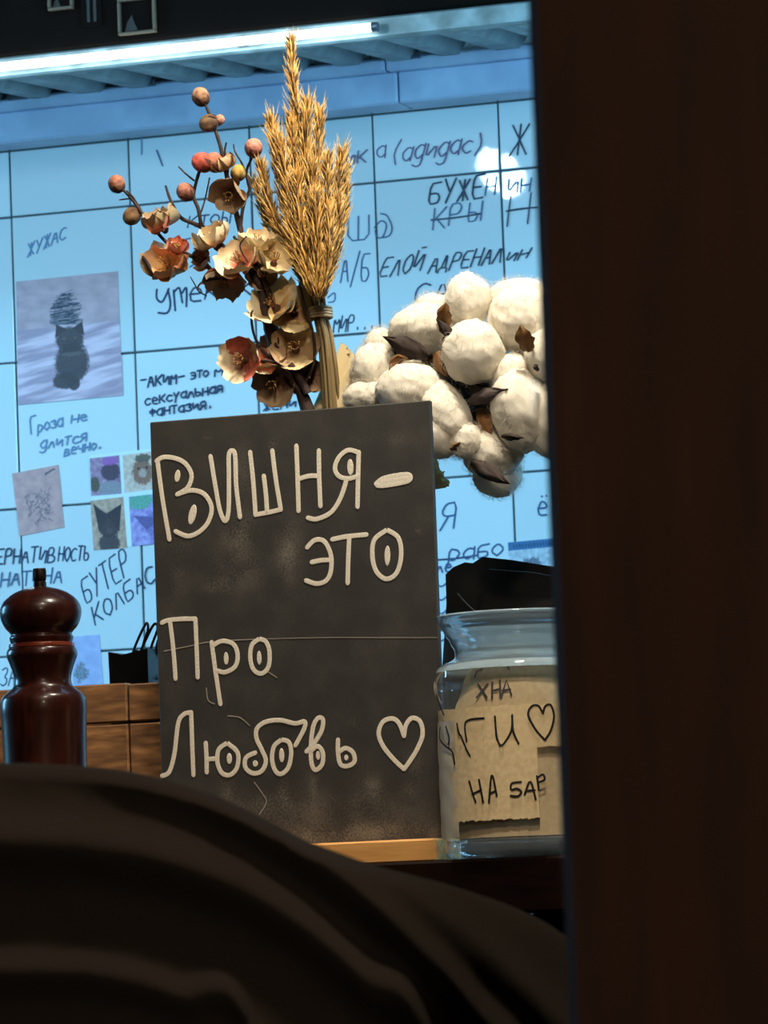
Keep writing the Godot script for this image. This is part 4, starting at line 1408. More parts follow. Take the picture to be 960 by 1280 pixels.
func wheat():
	var t := thing("wheat_bunch", "tied bunch of golden dried wheat standing behind the chalkboard", "dried wheat")
	var o := at(410, 505, 2.60)
	t.position = o
	# tip, middle, foot of each ear as spots of the photograph, then depth and thickness
	var ears := [
		[Vector2(364, 50), Vector2(367, 110), Vector2(377, 185), 2.600, 7.5], [Vector2(384, 128), Vector2(382, 200), Vector2(388, 330), 2.610, 11.0],
		[Vector2(399, 138), Vector2(396, 215), Vector2(394, 340), 2.596, 10.5], [Vector2(364, 146), Vector2(370, 225), Vector2(386, 345), 2.606, 10.5],
		[Vector2(338, 149), Vector2(351, 225), Vector2(379, 340), 2.598, 10.0], [Vector2(348, 172), Vector2(362, 245), Vector2(384, 350), 2.618, 10.5],
		[Vector2(428, 188), Vector2(418, 255), Vector2(402, 350), 2.602, 10.5], [Vector2(326, 204), Vector2(340, 265), Vector2(377, 335), 2.606, 8.5],
		[Vector2(432, 212), Vector2(426, 275), Vector2(406, 360), 2.588, 9.5], [Vector2(410, 196), Vector2(407, 270), Vector2(399, 362), 2.616, 10.5],
		[Vector2(390, 206), Vector2(390, 280), Vector2(393, 366), 2.622, 11.0], [Vector2(372, 216), Vector2(377, 290), Vector2(389, 366), 2.624, 10.5],
		[Vector2(352, 240), Vector2(365, 300), Vector2(386, 362), 2.614, 9.5], [Vector2(338, 262), Vector2(356, 305), Vector2(383, 356), 2.592, 8.5],
		[Vector2(395, 240), Vector2(396, 300), Vector2(398, 372), 2.628, 10.5], [Vector2(412, 262), Vector2(411, 315), Vector2(403, 372), 2.626, 10.0], [Vector2(360, 275), Vector2(374, 320), Vector2(392, 370), 2.622, 9.0],
		[Vector2(424, 250), Vector2(419, 310), Vector2(403, 368), 2.616, 9.5], [Vector2(318, 226), Vector2(336, 280), Vector2(374, 336), 2.588, 6.5],
	]
	var gold := Color(0.70, 0.51, 0.23).srgb_to_linear()
	var pale := Color(0.88, 0.72, 0.42).srgb_to_linear()
	var brown := Color(0.38, 0.27, 0.13).srgb_to_linear()
	for e in ears:
		var m := Mesher.new()
		var ctl := [at(e[2].x, e[2].y, e[3]) - o, at(e[1].x, e[1].y, e[3]) - o, at(e[0].x, e[0].y, e[3] - 0.004) - o]
		var ax := curve(ctl, 12)
		m.tube(ax, 0.0012, 5, brown)
		var length := 0.0
		for k in ax.size() - 1: length += ax[k].distance_to(ax[k + 1])
		var n := int(length / 0.0010)
		var thin: bool = e[4] < 8.0
		for k in n:
			var f := float(k) / n
			var fi := f * (ax.size() - 1)
			var i := mini(int(fi), ax.size() - 2)
			var p: Vector3 = ax[i].lerp(ax[i + 1], fi - i)
			var d: Vector3 = (ax[i + 1] - ax[i]).normalized()
			var side := d.cross(Vector3(0, 0, 1)).normalized()
			var nrm := side.cross(d)
			for w in 2:
				var a := k * 2.4 + w * PI + rng.randf_range(-0.3, 0.3)
				var out := side * cos(a) + nrm * sin(a)
				var fat: float = e[4] * 0.00061 * (0.55 + 0.6 * sin(PI * clampf(f * 0.95 + 0.05, 0, 1)))
				var dir := (d + out * rng.randf_range(0.20, 0.60)).normalized()
				var col := gold.lerp(pale, rng.randf()) if rng.randf() > 0.52 else brown.lerp(gold, rng.randf())
				var l := rng.randf_range(0.005, 0.0095)
				husk(m, p + out * fat * 0.35, dir, l, rng.randf_range(0.0006, 0.0011), jit(col, 0.3))
				if rng.randf() < 0.6:
					var tip := p + out * fat * 0.35 + dir * l * 0.9
					var ad := (d + out * 0.35 + Vector3(rng.randf_range(-0.2, 0.2), rng.randf_range(-0.1, 0.2), rng.randf_range(-0.2, 0.2))).normalized()
					m.tube([tip, tip + ad * rng.randf_range(0.003, 0.012)], [0.0003, 0.00006], 4, jit(pale), false)
		put("ear", m, M.straw, t)
	# stems through the tie down into the vase
	for k in ears.size():
		var e: Array = ears[k]
		var m := Mesher.new()
		var a := TAU * k / ears.size() * 2.4
		var rad := 0.0052 * sqrt((k % 8 + 0.5) / 8.0)
		var neck := at(400 + cos(a) * rad / 0.00061, 392, 2.603 + sin(a) * rad)
		var low := at(415 + cos(a) * rad * 1.5 / 0.00061, 505, 2.600 + sin(a) * rad * 1.5)
		var foot := STEM_FOOT + Vector3(cos(a) * 0.012 - 0.004, 0.002, sin(a) * 0.012)
		m.tube(curve([at(e[2].x, e[2].y - 12, e[3]) - o, neck - o, low - o, foot - o], 6), 0.0017, 6, jit(Color(0.20, 0.14, 0.06), 0.25))
		put("stem", m, M.straw, t)
	for k in 4:
		var m := Mesher.new()
		var ring := []
		var c := at(400.5 + k * 0.3, 386 + k * 3.6, 2.603) - o
		for j in 21: ring.append(c + Vector3(cos(TAU * j / 20.0) * 0.0082, sin(TAU * j / 20.0 + 0.6) * 0.0006, sin(TAU * j / 20.0) * 0.0082))
		m.tube(ring, 0.0012, 6, Color(0.42, 0.33, 0.2), false)
		put("tie", m, M.straw, t)

# one petal: base point, outward direction, face normal
func petal(base: Vector3, d: Vector3, nrm: Vector3, l: float, w: float, cup: float, tint: Color, tip: Color) -> Mesher:
	var m := Mesher.new()
	var side := d.cross(nrm).normalized()
	var off := rng.randf() * 50.0
	for lay in 2:
		var rows := []
		var cols := []
		for i in 9:
			var s := i / 8.0
			var row := []
			var cr := []
			for j in 9:
				var u := j / 4.0 - 1.0
				var wid := w * pow(sin(PI * clampf(0.06 + 0.80 * pow(s, 0.75), 0, 1)), 0.75)
				var ss := s * (1.0 - 0.10 * u * u * s) - (0.05 * s * (1.0 - absf(u)) if i == 8 else 0.0)
				var wav := 0.11 * l * noise.get_noise_2d(s * 2.6 + off, u * 1.8)
				var arc := maxf(cup * 1.9, 0.05)
				var p := base + d * (l / arc) * sin(arc * ss) + side * wid * u + nrm * ((l / arc) * (1.0 - cos(arc * ss)) + 0.30 * w * u * u * s + wav * s - lay * 0.00018)
				row.append(p)
				var k := clampf(s * 2.4 - 0.35 + 0.6 * noise.get_noise_2d(off + s * 5.0, u * 5.0), 0.0, 1.0)
				cr.append(tint.lerp(tip, k).srgb_to_linear())
			rows.append(row)
			cols.append(cr)
		m.grid(rows, false, cols)
	return m

func flower(t: Node3D, o: Vector3, px: float, py: float, z: float, rad: float, face: Vector3, tint: Color, tip: Color, cup := 0.5, n := 5, spin := 0.0, tip2 = null):
	var c := at(px, py, z) - o
	face = face.normalized()
	var a := face.cross(Vector3(0.3, 1, 0.2)).normalized()
	var b := face.cross(a)
	var s := 0.00061
	var m := Mesher.new()
	# calyx and stamens
	var bud := []
	for k in 6: bud.append(Vector2(sin(PI * k / 5.0) * rad * s * 0.16, -cos(PI * k / 5.0) * rad * s * 0.22))
	var up := Basis(a, face, a.cross(face)).orthonormalized()
	m.lathe(bud, c - face * rad * s * 0.05, 12, Color(0.06, 0.025, 0.015), up)
	for k in 14:
		var w := k * 2.4
		var q := (a * cos(w) + b * sin(w)) * 0.35 + face
		var e := c + q.normalized() * rad * s * rng.randf_range(0.35, 0.6)
		m.tube([c, e], 0.0003, 4, Color(0.18, 0.06, 0.03), false)
		m.tube([e, e + q.normalized() * 0.0011], [0.0007, 0.0005], 5, Color(0.35, 0.2, 0.05))
	var f := put("flower", m, M.husk, t)
	for k in n:
		var w := TAU * k / n + spin + rng.randf_range(-0.15, 0.15)
		var d := (a * cos(w) + b * sin(w)).normalized()
		var l := rad * s * rng.randf_range(0.92, 1.08)
		put("petal", petal(c + d * rad * s * 0.06, d, (face + d * 0.05).normalized(), l, l * 0.56, cup * rng.randf_range(0.75, 1.25), jit(tint, 0.1), jit(tip2 if tip2 != null and k % 2 == 1 else tip, 0.06)), M.petal, f)

func bud(t: Node3D, o: Vector3, px: float, py: float, z: float, rad: float, up: Vector2, low: Color, high: Color):
	var c := at(px, py, z) - o
	var ax := Vector3(up.x, -up.y, 0.15).normalized()
	var a := ax.cross(Vector3(0, 0, 1)).normalized()
	var b := ax.cross(a)
	var r := rad * 0.00061
	var m := Mesher.new()
	var rows := []
	var cols := []
	var off := rng.randf() * 40.0
	for i in 15:
		var th := PI * i / 14.0
		var row := []
		var cr := []
		for j in 30:
			var w := -TAU * j / 30.0
			var fold := absf(sin(w * 2.5 + 1.4 * cos(th) + off))
			var k := 1.0 - 0.16 * pow(1.0 - fold, 3.0) * sin(th) + 0.06 * noise.get_noise_2d(w * 2.0 + off, th * 3.0)
			row.append(c + (a * cos(w) + b * sin(w)) * sin(th) * r * k - ax * cos(th) * r * 1.08 * k)
			var f := clampf(0.5 - 0.75 * cos(th) + 0.9 * noise.get_noise_2d(off + w * 1.3, th * 2.0 + 7.0), 0, 1)
			cr.append(low.lerp(high, f * 0.85).srgb_to_linear())
		rows.append(row)
		cols.append(cr)
	m.grid(rows, true, cols)
	var bo := put("bud", m, M.husk, t)
	for k in 5:
		var w := TAU * k / 5.0 + off
		var d := a * cos(w) + b * sin(w)
		var rows2 := []
		for i in 5:
			var th := PI * (0.02 + 0.42 * i / 4.0)
			var row := []
			for j in 3:
				var w2 := w + (j - 1) * 0.5 * (1.0 - i / 4.4)
				var d2 := a * cos(w2) + b * sin(w2)
				row.append(c + d2 * sin(th) * r * 1.06 - ax * cos(th) * r * 1.14)
			rows2.append(row)
		var sp := Mesher.new()
		sp.grid(rows2, false, Color(0.30, 0.19, 0.13).srgb_to_linear())
		put("sepal", sp, M.husk, bo)

func twig(t: Node3D, o: Vector3, list: Array, z0: float, z1: float, r0: float, r1: float, called := "twig"):
	var pts := []
	for k in list.size(): pts.append(at(list[k].x, list[k].y, lerpf(z0, z1, float(k) / (list.size() - 1))) - o)
	var c := curve(pts, 6)
	var rr := []
	for k in c.size():
		rr.append(lerpf(r0, r1, float(k) / (c.size() - 1)) * 0.00061 * (1.0 + 0.22 * noise.get_noise_2d(k * 0.9, list[0].x)))
	var m := Mesher.new()
	m.tube(c, rr, 8)
	put(called, m, M.twig, t)

func blossoms():
	var t := thing("blossom_branch", "brown branch with cream and coral blossoms and round buds", "flower branch")
	var o := at(385, 505, 2.60)
	t.position = o
	var foot := STEM_FOOT + Vector3(-0.016, 0.002, 0.004)
	var st := Mesher.new()
	st.tube(curve([foot - o, at(398, 640, 2.59) - o, at(390, 540, 2.60) - o, at(382, 505, 2.602) - o, at(372, 484, 2.604) - o, at(354, 458, 2.604) - o], 6), [0.006, 0.006, 0.006, 0.006, 0.006, 0.006, 0.006, 0.006, 0.006, 0.006, 0.006, 0.006, 0.006, 0.006, 0.006, 0.006, 0.0058, 0.0056, 0.0054, 0.0052, 0.005, 0.0046, 0.0042, 0.0035, 0.003, 0.0025, 0.002], 10)
	put("stem", st, M.twig, t)
	twig(t, o, [Vector2(374, 488), Vector2(352, 456), Vector2(340, 425), Vector2(333, 395), Vector2(327, 362), Vector2(312, 338), Vector2(288, 318), Vector2(264, 298)], 2.603, 2.612, 8.0, 4.0, "branch")
	twig(t, o, [Vector2(368, 480), Vector2(352, 450), Vector2(344, 405), Vector2(336, 365), Vector2(322, 335), Vector2(302, 310), Vector2(292, 295)], 2.600, 2.620, 5.0, 1.8)
	twig(t, o, [Vector2(288, 320), Vector2(262, 290), Vector2(246, 281), Vector2(226, 272), Vector2(214, 252), Vector2(207, 232)], 2.608, 2.600, 4.0, 1.4)
	twig(t, o, [Vector2(270, 345), Vector2(256, 330), Vector2(235, 318), Vector2(212, 306), Vector2(196, 290), Vector2(180, 270), Vector2(164, 248), Vector2(148, 232)], 2.612, 2.600, 3.2, 1.6)
	twig(t, o, [Vector2(270, 345), Vector2(286, 332)], 2.612, 2.612, 3.0, 3.0)
	twig(t, o, [Vector2(176, 262), Vector2(166, 246), Vector2(158, 238)], 2.60, 2.604, 1.4, 0.8)
	twig(t, o, [Vector2(165, 248), Vector2(156, 249), Vector2(149, 250)], 2.60, 2.60, 1.2, 0.8)
	twig(t, o, [Vector2(306, 318), Vector2(300, 285), Vector2(292, 255), Vector2(284, 222), Vector2(276, 185), Vector2(268, 160), Vector2(256, 128)], 2.600, 2.606, 4.2, 1.8)
	twig(t, o, [Vector2(284, 206), Vector2(281, 190), Vector2(283, 178)], 2.606, 2.610, 1.6, 1.0)
	twig(t, o, [Vector2(252, 286), Vector2(248, 262), Vector2(242, 245), Vector2(246, 225), Vector2(250, 212)], 2.606, 2.610, 2.4, 2.0)
	twig(t, o, [Vector2(249, 272), Vector2(256, 250), Vector2(262, 222)], 2.606, 2.604, 1.2, 0.9)
	twig(t, o, [Vector2(243, 226), Vector2(232, 217), Vector2(223, 208)], 2.608, 2.61, 1.4, 0.9)
	twig(t, o, [Vector2(300, 290), Vector2(304, 258), Vector2(312, 235), Vector2(308, 215), Vector2(316, 195)], 2.596, 2.60, 2.4, 1.6)
	twig(t, o, [Vector2(312, 238), Vector2(304, 208), Vector2(294, 190), Vector2(292, 180)], 2.598, 2.60, 1.5, 0.8)
	twig(t, o, [Vector2(352, 455), Vector2(330, 440), Vector2(318, 420), Vector2(314, 396), Vector2(316, 388)], 2.612, 2.622, 2.2, 1.2)
	twig(t, o, [Vector2(356, 460), Vector2(340, 452), Vector2(322, 450)], 2.612, 2.62, 2.4, 1.8)
	twig(t, o, [Vector2(376, 488), Vector2(392, 455), Vector2(392, 420), Vector2(382, 385), Vector2(374, 352)], 2.604, 2.612, 2.6, 1.2)
	twig(t, o, [Vector2(276, 348), Vector2(254, 352), Vector2(247, 362), Vector2(258, 370)], 2.618, 2.622, 1.5, 0.9)
	twig(t, o, [Vector2(247, 362), Vector2(238, 346)], 2.622, 2.622, 1.1, 0.6)
	twig(t, o, [Vector2(310, 328), Vector2(300, 308), Vector2(308, 295)], 2.626, 2.63, 1.2, 0.7)
	twig(t, o, [Vector2(384, 492), Vector2(372, 468), Vector2(362, 455)], 2.606, 2.612, 6.5, 4.0)
	var cream := Color(0.84, 0.76, 0.58)
	var ivory := Color(0.91, 0.85, 0.71)
	var tan := Color(0.66, 0.55, 0.42)
	var coral := Color(0.84, 0.40, 0.31)
	var pink := Color(0.74, 0.45, 0.38)
	var brown := Color(0.42, 0.28, 0.20)
	var F := func(x, y, z, r, face, a, b, cup := 0.5, n := 5, spin := 0.0, tip2 = null): flower(t, o, x, y, z, r, face, a, b, cup, n, spin, tip2)
	F.call(205, 284, 2.606, 33.0, Vector3(-0.15, 0.85, 0.35), pink, tan, 1.05, 6, 0.3, Color(0.82, 0.74, 0.58))
	F.call(203, 282, 2.614, 20.0, Vector3(-0.2, 0.3, 0.8), coral, Color(0.72, 0.50, 0.40), 0.9, 5, 0.9)
	F.call(213, 338, 2.606, 42.0, Vector3(0.0, 0.55, 0.75), Color(0.78, 0.62, 0.34), Color(0.88, 0.78, 0.64), 1.2, 6, 0.0, Color(0.88, 0.64, 0.50))
	F.call(222, 314, 2.614, 20.0, Vector3(0.2, 0.6, 0.6), coral, Color(0.86, 0.56, 0.46), 1.1, 5, 0.5)
	F.call(288, 240, 2.606, 30.0, Vector3(0.1, -0.45, 0.8), brown, Color(0.60, 0.49, 0.40), 0.85, 5, 0.1, tan)
	F.call(282, 212, 2.604, 24.0, Vector3(-0.2, 0.8, 0.4), Color(0.58, 0.42, 0.22), tan, 1.15, 6, 0.4)
	F.call(270, 306, 2.618, 34.0, Vector3(-0.3, 0.8, 0.5), Color(0.84, 0.56, 0.44), ivory, 1.0, 6, 0.7)
	F.call(258, 324, 2.608, 20.0, Vector3(-0.5, 0.0, 0.7), coral, Color(0.78, 0.62, 0.48), 0.8, 5, 0.2)
	F.call(302, 332, 2.622, 36.0, Vector3(-0.1, 0.5, 0.8), coral, ivory, 0.75, 5, 0.9)
	F.call(322, 312, 2.612, 32.0, Vector3(0.15, 0.85, 0.4), Color(0.80, 0.56, 0.40), ivory, 1.0, 6, 0.2)
	F.call(342, 330, 2.612, 32.0, Vector3(0.45, 0.5, 0.7), cream, ivory, 0.9, 5, 0.5)
	F.call(330, 342, 2.606, 26.0, Vector3(0.1, -0.1, 0.9), cream, tan, 0.6, 5, 1.2)
	F.call(283, 342, 2.612, 34.0, Vector3(-0.05, -0.85, 0.45), coral, Color(0.70, 0.62, 0.52), 0.75, 5, 0.3)
	F.call(346, 386, 2.606, 40.0, Vector3(-0.15, 0.5, 0.8), Color(0.62, 0.46, 0.24), ivory, 0.6, 5, 0.25)
	F.call(368, 392, 2.600, 36.0, Vector3(0.3, 0.3, 0.85), Color(0.70, 0.52, 0.36), cream, 0.6, 5, 0.6)
	F.call(370, 438, 2.602, 36.0, Vector3(0.2, 0.3, 0.9), Color(0.56, 0.44, 0.28), tan, 0.55, 5, 0.8, cream)
	F.call(345, 446, 2.598, 30.0, Vector3(-0.3, 0.3, 0.8), Color(0.56, 0.42, 0.28), tan, 0.6, 5, 0.2)
	F.call(307, 450, 2.620, 34.0, Vector3(-0.2, 0.0, 0.9), Color(0.50, 0.24, 0.18), ivory, 0.55, 5, 1.35, Color(0.87, 0.47, 0.39))
	F.call(330, 456, 2.612, 22.0, Vector3(0.3, 0.2, 0.8), coral, Color(0.88, 0.62, 0.52), 0.7, 5, 0.3, ivory)
	F.call(346, 476, 2.604, 32.0, Vector3(-0.1, -0.4, 0.8), brown, tan, 0.5, 5, 0.0)
	F.call(385, 472, 2.596, 28.0, Vector3(0.2, 0.1, 0.9), brown, Color(0.52, 0.42, 0.32), 0.5, 5, 0.4)
	var B := func(x, y, z, r, up, a, b): bud(t, o, x, y, z, r, up, a, b)
	B.call(146, 230, 2.601, 11.0, Vector2(-0.3, -1), brown, Color(0.72, 0.46, 0.36))
	B.call(165, 270, 2.601, 11.5, Vector2(-0.6, 0.5), Color(0.36, 0.26, 0.17), Color(0.58, 0.45, 0.30))
	B.call(251, 121, 2.606, 11.5, Vector2(-0.4, -1), brown, Color(0.72, 0.56, 0.44))
	B.call(261, 154, 2.608, 11.5, Vector2(-0.6, 0.2), Color(0.32, 0.24, 0.16), Color(0.54, 0.43, 0.31))
	B.call(274, 150, 2.604, 7.0, Vector2(0.8, -0.6), Color(0.48, 0.33, 0.24), Color(0.74, 0.54, 0.44))
	B.call(253, 203, 2.612, 13.0, Vector2(-0.8, -0.4), Color(0.62, 0.26, 0.20), Color(0.88, 0.40, 0.35))
	B.call(268, 203, 2.608, 12.0, Vector2(-0.3, -0.9), Color(0.52, 0.32, 0.20), Color(0.74, 0.46, 0.38))
	B.call(232, 240, 2.610, 11.5, Vector2(-0.5, -0.7), Color(0.42, 0.24, 0.20), Color(0.72, 0.50, 0.42))
	B.call(317, 185, 2.602, 11.5, Vector2(0.3, -1), Color(0.46, 0.24, 0.20), Color(0.84, 0.60, 0.52))
	B.call(298, 216, 2.600, 10.0, Vector2(0.3, -0.6), Color(0.52, 0.38, 0.18), Color(0.76, 0.62, 0.30))

# ------------------------------------------------------------------ cotton
func lobe(t: Node3D, o: Vector3, px: float, py: float, z: float, rx: float, ry: float, turn := 0.0):
	var c := at(px, py, z) - o
	var s := 0.00061
	var m := Mesher.new()
	var rows := []
	var off := rng.randf() * 90.0
	for i in 29:
		var th := PI * i / 28.0
		var row := []
		for j in 44:
			var w := -TAU * j / 44.0
			var d := Vector3(sin(th) * cos(w), cos(th), sin(th) * sin(w))
			var k := 1.0 + 0.10 * noise.get_noise_3d(d.x * 1.3 + off, d.y * 1.3, d.z * 1.3) + 0.05 * noise.get_noise_3d(d.x * 5.0 + off, d.y * 5.0, d.z * 5.0) + 0.02 * noise.get_noise_3d(d.x * 16.0 + off, d.y * 16.0, d.z * 16.0)
			var p := Vector3(d.x * rx, d.y * ry, d.z * (rx + ry) * 0.48) * s * k
			row.append(c + p.rotated(Vector3.BACK, turn))
		rows.append(row)
	m.grid(rows, true)
	var lb := put("cotton_lobe", m, M.cotton, t)
	# loose fibres standing off the lobe, too many to count
	var fz := Mesher.new()
	for k in 700:
		var d := Vector3(rng.randfn(), rng.randfn(), rng.randfn()).normalized()
		var p := Vector3(d.x * rx, d.y * ry, d.z * (rx + ry) * 0.48) * s * 0.99
		p = c + p.rotated(Vector3.BACK, turn)
		var tan := d.cross(Vector3(rng.randfn(), rng.randfn(), rng.randfn())).normalized()
		var l := rng.randf_range(0.002, 0.006)
		fz.tube([p, p + (d * 0.55 + tan * 0.6) * l, p + (d * 0.6 + tan * 1.3) * l], [0.00010, 0.00008, 0.00003], 3, Color.WHITE, false)
	var fo := put("fibre", fz, M.cotton, lb)
	fo.set_meta("kind", "stuff")

# a dried bract: pointed shell from its foot to its tip
func bract(t: Node3D, o: Vector3, a: Vector2, b: Vector2, z0: float, z1: float, w: float, col: Color, inner: Color):
	var p := at(a.x, a.y, z0) - o
	var q := at(b.x, b.y, z1) - o
	var d := q - p
	var side := d.cross(Vector3(0, 0, 1)).normalized() * w * 0.00061
	var nrm := side.cross(d).normalized()
	if nrm.z < 0.0: nrm = -nrm
	var m := Mesher.new()
	for lay in 2:
		var rows := []
		for i in 8:
			var s := i / 7.0
			var row := []
			var wid := pow(sin(PI * (0.16 + 0.83 * s)), 1.15) * (1.0 + 0.3 * noise.get_noise_2d(s * 4.0 + a.x, 3.0))
			for j in 7:
				var u := j / 3.0 - 1.0
				row.append(p + d * s + side * u * wid + nrm * (0.004 * sin(PI * s) - 0.004 * u * u * wid - lay * 0.0007 + 0.0035 * noise.get_noise_2d(s * 5 + a.x, u * 3) + 0.004 * s * s))
			rows.append(row)
		m.grid(rows, false, (col if lay == 0 else inner).srgb_to_linear())
	put("bract", m, M.husk, t)

func cotton():
	var t := thing("cotton_bouquet", "bouquet of fluffy white cotton bolls in cream paper behind the chalkboard", "cotton bouquet")
	var o := at(500, 560, 2.60)
	t.position = o
	var z := 2.60
	for e in [
		[585, 376, z, 29, 34, 0.0], [541, 389, z - 0.014, 24, 22, 0.0], [526, 412, z + 0.006, 42, 32, 0.25], [591, 440, z + 0.016, 39, 40, 0.2],
		[476, 432, z - 0.012, 20, 22, 0.0], [467, 462, z + 0.002, 29, 33, -0.2], [462, 496, z + 0.008, 34, 22, 0.0], [512, 488, z + 0.020, 42, 36, 0.0],
		[556, 516, z + 0.018, 28, 46, 0.5], [545, 540, z + 0.022, 26, 34, 0.3], [582, 551, z + 0.020, 22, 22, 0.0], [520, 515, z + 0.016, 40, 30, 0.0],
		[648, 369, z - 0.016, 42, 21, 0.0], [652, 398, z - 0.006, 42, 44, 0.0], [690, 405, z - 0.012, 34, 48, 0.0], [684, 444, z + 0.006, 28, 34, 0.0],
		[640, 470, z + 0.006, 27, 28, 0.0], [652, 512, z + 0.010, 37, 52, 0.1], [690, 525, z, 34, 48, 0.0], [616, 566, z + 0.004, 38, 33, 0.0], [622, 594, z - 0.004, 30, 27, 0.0],
	]: lobe(t, o, e[0], e[1], e[2], e[3], e[4], e[5])
	var dark := Color(0.17, 0.12, 0.11)
	var husk_c := Color(0.48, 0.33, 0.18)
	var grey := Color(0.28, 0.24, 0.23)
	for e in [
		[Vector2(552, 408), Vector2(560, 377), z + 0.022, z + 0.030, 11.0, husk_c, dark], [Vector2(568, 425), Vector2(546, 398), z + 0.026, z + 0.030, 7.0, dark, dark],
		[Vector2(552, 425), Vector2(588, 408), z + 0.018, z + 0.026, 7.0, dark, husk_c], [Vector2(536, 446), Vector2(478, 420), z + 0.022, z + 0.036, 12.0, dark, grey],
		[Vector2(508, 440), Vector2(486, 466), z + 0.018, z + 0.032, 9.0, husk_c, dark], [Vector2(545, 440), Vector2(560, 470), z + 0.022, z + 0.018, 10.0, husk_c, grey],
		[Vector2(660, 440), Vector2(652, 404), z + 0.024, z + 0.034, 12.0, husk_c, husk_c], [Vector2(584, 502), Vector2(638, 486), z + 0.018, z + 0.032, 9.0, grey, dark],
		[Vector2(575, 472), Vector2(622, 500), z + 0.006, z + 0.014, 12.0, dark, dark], [Vector2(598, 512), Vector2(618, 545), z + 0.008, z + 0.016, 14.0, husk_c, dark],
		[Vector2(626, 545), Vector2(658, 548), z + 0.032, z + 0.034, 4.5, dark, husk_c], [Vector2(588, 578), Vector2(640, 606), z + 0.026, z + 0.024, 9.5, dark, grey],
		[Vector2(562, 562), Vector2(578, 553), z + 0.040, z + 0.042, 4.0, husk_c, dark], [Vector2(668, 462), Vector2(676, 456), z + 0.03, z + 0.032, 5.0, dark, dark],
	]: bract(t, o, e[0], e[1], e[2], e[3], e[4], e[5], e[6])
	# dark dried cores of the bolls between the lobes
	for e in [[558, 428, z - 0.006, 24.0, 20.0], [544, 456, z - 0.008, 26.0, 20.0], [556, 484, z - 0.008, 26.0, 24.0], [586, 492, z - 0.012, 34.0, 26.0], [608, 528, z - 0.012, 26.0, 30.0], [500, 446, z - 0.012, 24.0, 18.0], [664, 438, z - 0.014, 22.0, 22.0]]:
		var cm := Mesher.new()
		var rows := []
		for i in 13:
			var row := []
			for j in 24:
				var d := Vector3(sin(PI * i / 12.0) * cos(-TAU * j / 24.0), cos(PI * i / 12.0), sin(PI * i / 12.0) * sin(-TAU * j / 24.0))
				var k := 1.0 + 0.5 * noise.get_noise_3d(d.x * 2.0 + e[0], d.y * 2.0, d.z * 2.0)
				row.append(at(e[0], e[1], e[2]) - o + Vector3(d.x * e[3], d.y * e[4], d.z * 14.0) * 0.00061 * k)
			rows.append(row)
		cm.grid(rows, true, Color(0.055, 0.03, 0.02))
		put("boll_core", cm, M.husk, t)
	var foot := STEM_FOOT + Vector3(0.016, 0.002, -0.004) - o
	for e in [[Vector2(560, 440), 0.012], [Vector2(500, 478), 0.006], [Vector2(556, 530), 0.010], [Vector2(664, 430), 0.0], [Vector2(620, 506), 0.004], [Vector2(606, 570), 0.0]]:
		var m := Mesher.new()
		m.tube(curve([foot, at(425, 700, z - 0.01) - o, at(490, 560, z - 0.004) - o, at(e[0].x, e[0].y, z + e[1]) - o], 8), 0.0022, 8)
		put("stem", m, M.twig, t)
	# pleated cream paper round the stems, open towards the bolls
	var base := at(385, 606, z - 0.014) - o
	var mid := at(494, 517, z - 0.020) - o
	var ax := (mid - base).normalized()
	var sa := ax.cross(Vector3(0, 0, 1)).normalized()
	var sb := sa.cross(ax)
	var wr := Mesher.new()
	for lay in 2:
		var rows := []
		for i in 10:
			var s := i / 9.0
			var row := []
			for j in 144:
				var w := TAU * j / 144.0
				var r := lerpf(0.024, 0.069, s) + 0.0022 * s * sin(w * 36.0) - lay * 0.0004
				row.append(base + (mid - base) * s * (1.0 + 0.05 * noise.get_noise_2d(j * 0.2, 3.0) * s) + (sa * cos(w) + sb * sin(w) * 0.35) * r)
			rows.append(row)
		wr.grid(rows, true)
	put("paper_wrap", wr, M.wrap, t)

# ------------------------------------------------------------------ garment in front
func poly_y(list: Array, x: float) -> float:
	for i in list.size() - 1:
		if x <= list[i + 1].x or i == list.size() - 2:
			var f: float = (x - list[i].x) / (list[i + 1].x - list[i].x)
			var a: float = list[max(i - 1, 0)].y
			var b: float = list[i].y
			var c: float = list[i + 1].y
			var d: float = list[min(i + 2, list.size() - 1)].y
			if i == 0 or i == list.size() - 2: return lerpf(b, c, f)
			return 0.5 * (2.0 * b + (c - a) * f + (2 * a - 5 * b + 4 * c - d) * f * f + (3 * b - a - 3 * c + d) * f * f * f)
	return list[-1].y

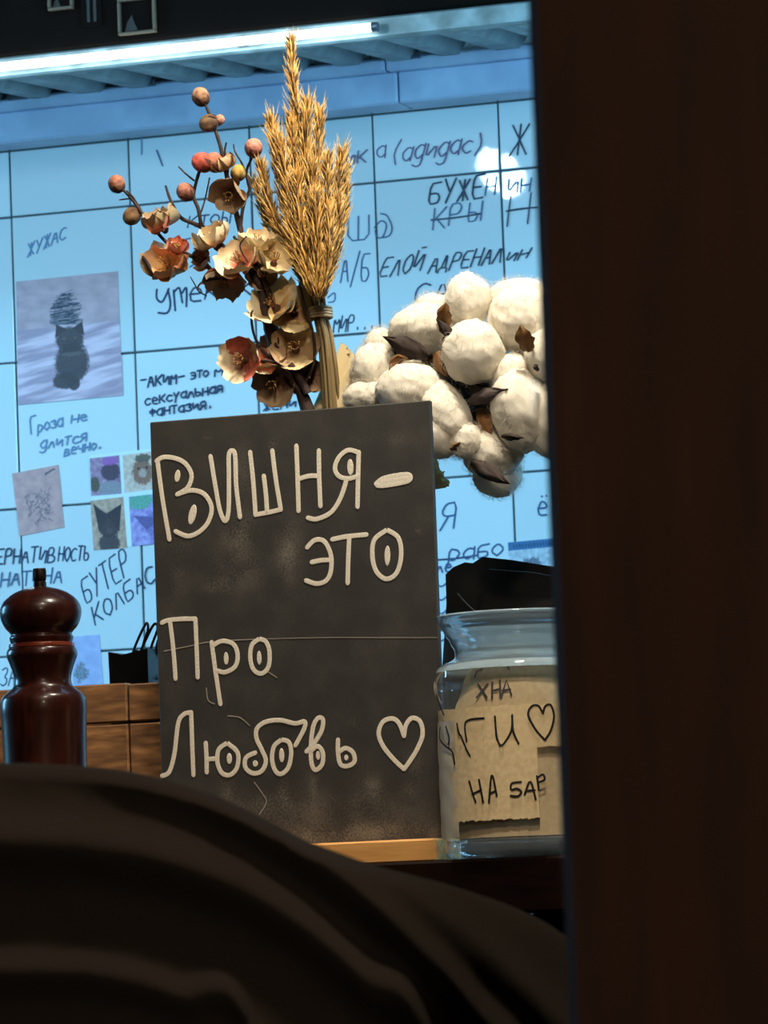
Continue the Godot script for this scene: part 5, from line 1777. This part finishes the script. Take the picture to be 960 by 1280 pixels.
func garment():
	var t := thing("dark_garment", "dark brown black cloth garment lying in soft folds before the bar", "garment")
	var z0 := 4.55
	var o := at(300, 1300, z0)
	t.position = o
	var ridge := [Vector2(-200, 962), Vector2(0, 954), Vector2(90, 957), Vector2(170, 966), Vector2(260, 990), Vector2(320, 1018), Vector2(380, 1050), Vector2(470, 1082), Vector2(560, 1106), Vector2(640, 1133), Vector2(700, 1166), Vector2(800, 1235), Vector2(1000, 1400)]
	var folds := [
		[[Vector2(-200, 1040), Vector2(0, 1046), Vector2(110, 1052), Vector2(210, 1072), Vector2(300, 1104), Vector2(370, 1148), Vector2(450, 1215), Vector2(540, 1310), Vector2(1000, 1800)], 26.0, 0.0085],
		[[Vector2(-200, 890), Vector2(100, 935), Vector2(250, 985), Vector2(350, 1040), Vector2(430, 1098), Vector2(510, 1170), Vector2(600, 1265), Vector2(700, 1400), Vector2(1000, 1800)], 24.0, 0.007],
		[[Vector2(-200, 800), Vector2(250, 940), Vector2(400, 1040), Vector2(520, 1120), Vector2(600, 1180), Vector2(680, 1260), Vector2(760, 1360), Vector2(1000, 1700)], 30.0, 0.0055],
		[[Vector2(-200, 1206), Vector2(0, 1210), Vector2(120, 1214), Vector2(220, 1240), Vector2(320, 1300), Vector2(1000, 1900)], 18.0, 0.005],
	]
	var m := Mesher.new()
	var rows := []
	for i in 86:
		rows.append([])
	for j in 111:
		var x := lerpf(-180.0, 860.0, j / 110.0)
		var top := poly_y(ridge, x)
		for i in 86:
			# 0..14 the far side, rising to the ridge; then the near side down to below the frame
			if i < 15:
				var f := 1.0 - i / 15.0
				rows[i].append(at(x, top, z0) + Vector3(0, -0.22 * f * f - 0.004 * f, -0.05 * sin(f * PI * 0.5)) - o)
			else:
				var y := top + pow((i - 15) / 70.0, 1.25) * 620.0
				var dz := 0.05 * sqrt(clampf((y - top) / 420.0, 0.0, 1.5))
				for fd in folds:
					var q: float = (y - poly_y(fd[0], x)) / fd[1]
					# steep on the upper side, rolling off gently below
					dz += 1.9 * fd[2] * (exp(-q * q * 1.2) if q < 0.0 else exp(-q * q * 0.35)) * smoothstep(0.0, 18.0, y - top)
				dz += 0.0008 * noise.get_noise_2d(x * 0.01, y * 0.013)
				rows[i].append(at(x, y, z0 + dz) - o)
	m.grid(rows)
	put("cloth", m, M.cloth, t)
	# the chair back it hangs over
	var ch := thing("wooden_chair", "dark wooden chair under the folded garment", "chair")
	var cx := at(200, 1200, z0).x
	ch.position = Vector3(cx, 0, z0 - 0.03)
	for e in [["seat", Vector3(-0.20, 0.43, 0.0), Vector3(0.20, 0.46, 0.40)], ["back_rail", Vector3(-0.17, 0.99, -0.012), Vector3(0.02, 1.05, 0.008)], ["back_rail", Vector3(-0.16, 0.72, -0.012), Vector3(0.02, 0.78, 0.008)],
			["leg", Vector3(-0.19, 0.0, -0.015), Vector3(-0.16, 1.05, 0.012)], ["leg", Vector3(0.02, 0.0, -0.015), Vector3(0.05, 1.05, 0.012)], ["leg", Vector3(-0.19, 0.0, 0.36), Vector3(-0.155, 0.43, 0.395)], ["leg", Vector3(0.155, 0.0, 0.36), Vector3(0.19, 0.43, 0.395)]]:
		var b := Mesher.new()
		b.box(e[1], e[2], 0.004)
		put(e[0], b, M.bar_wood, ch)
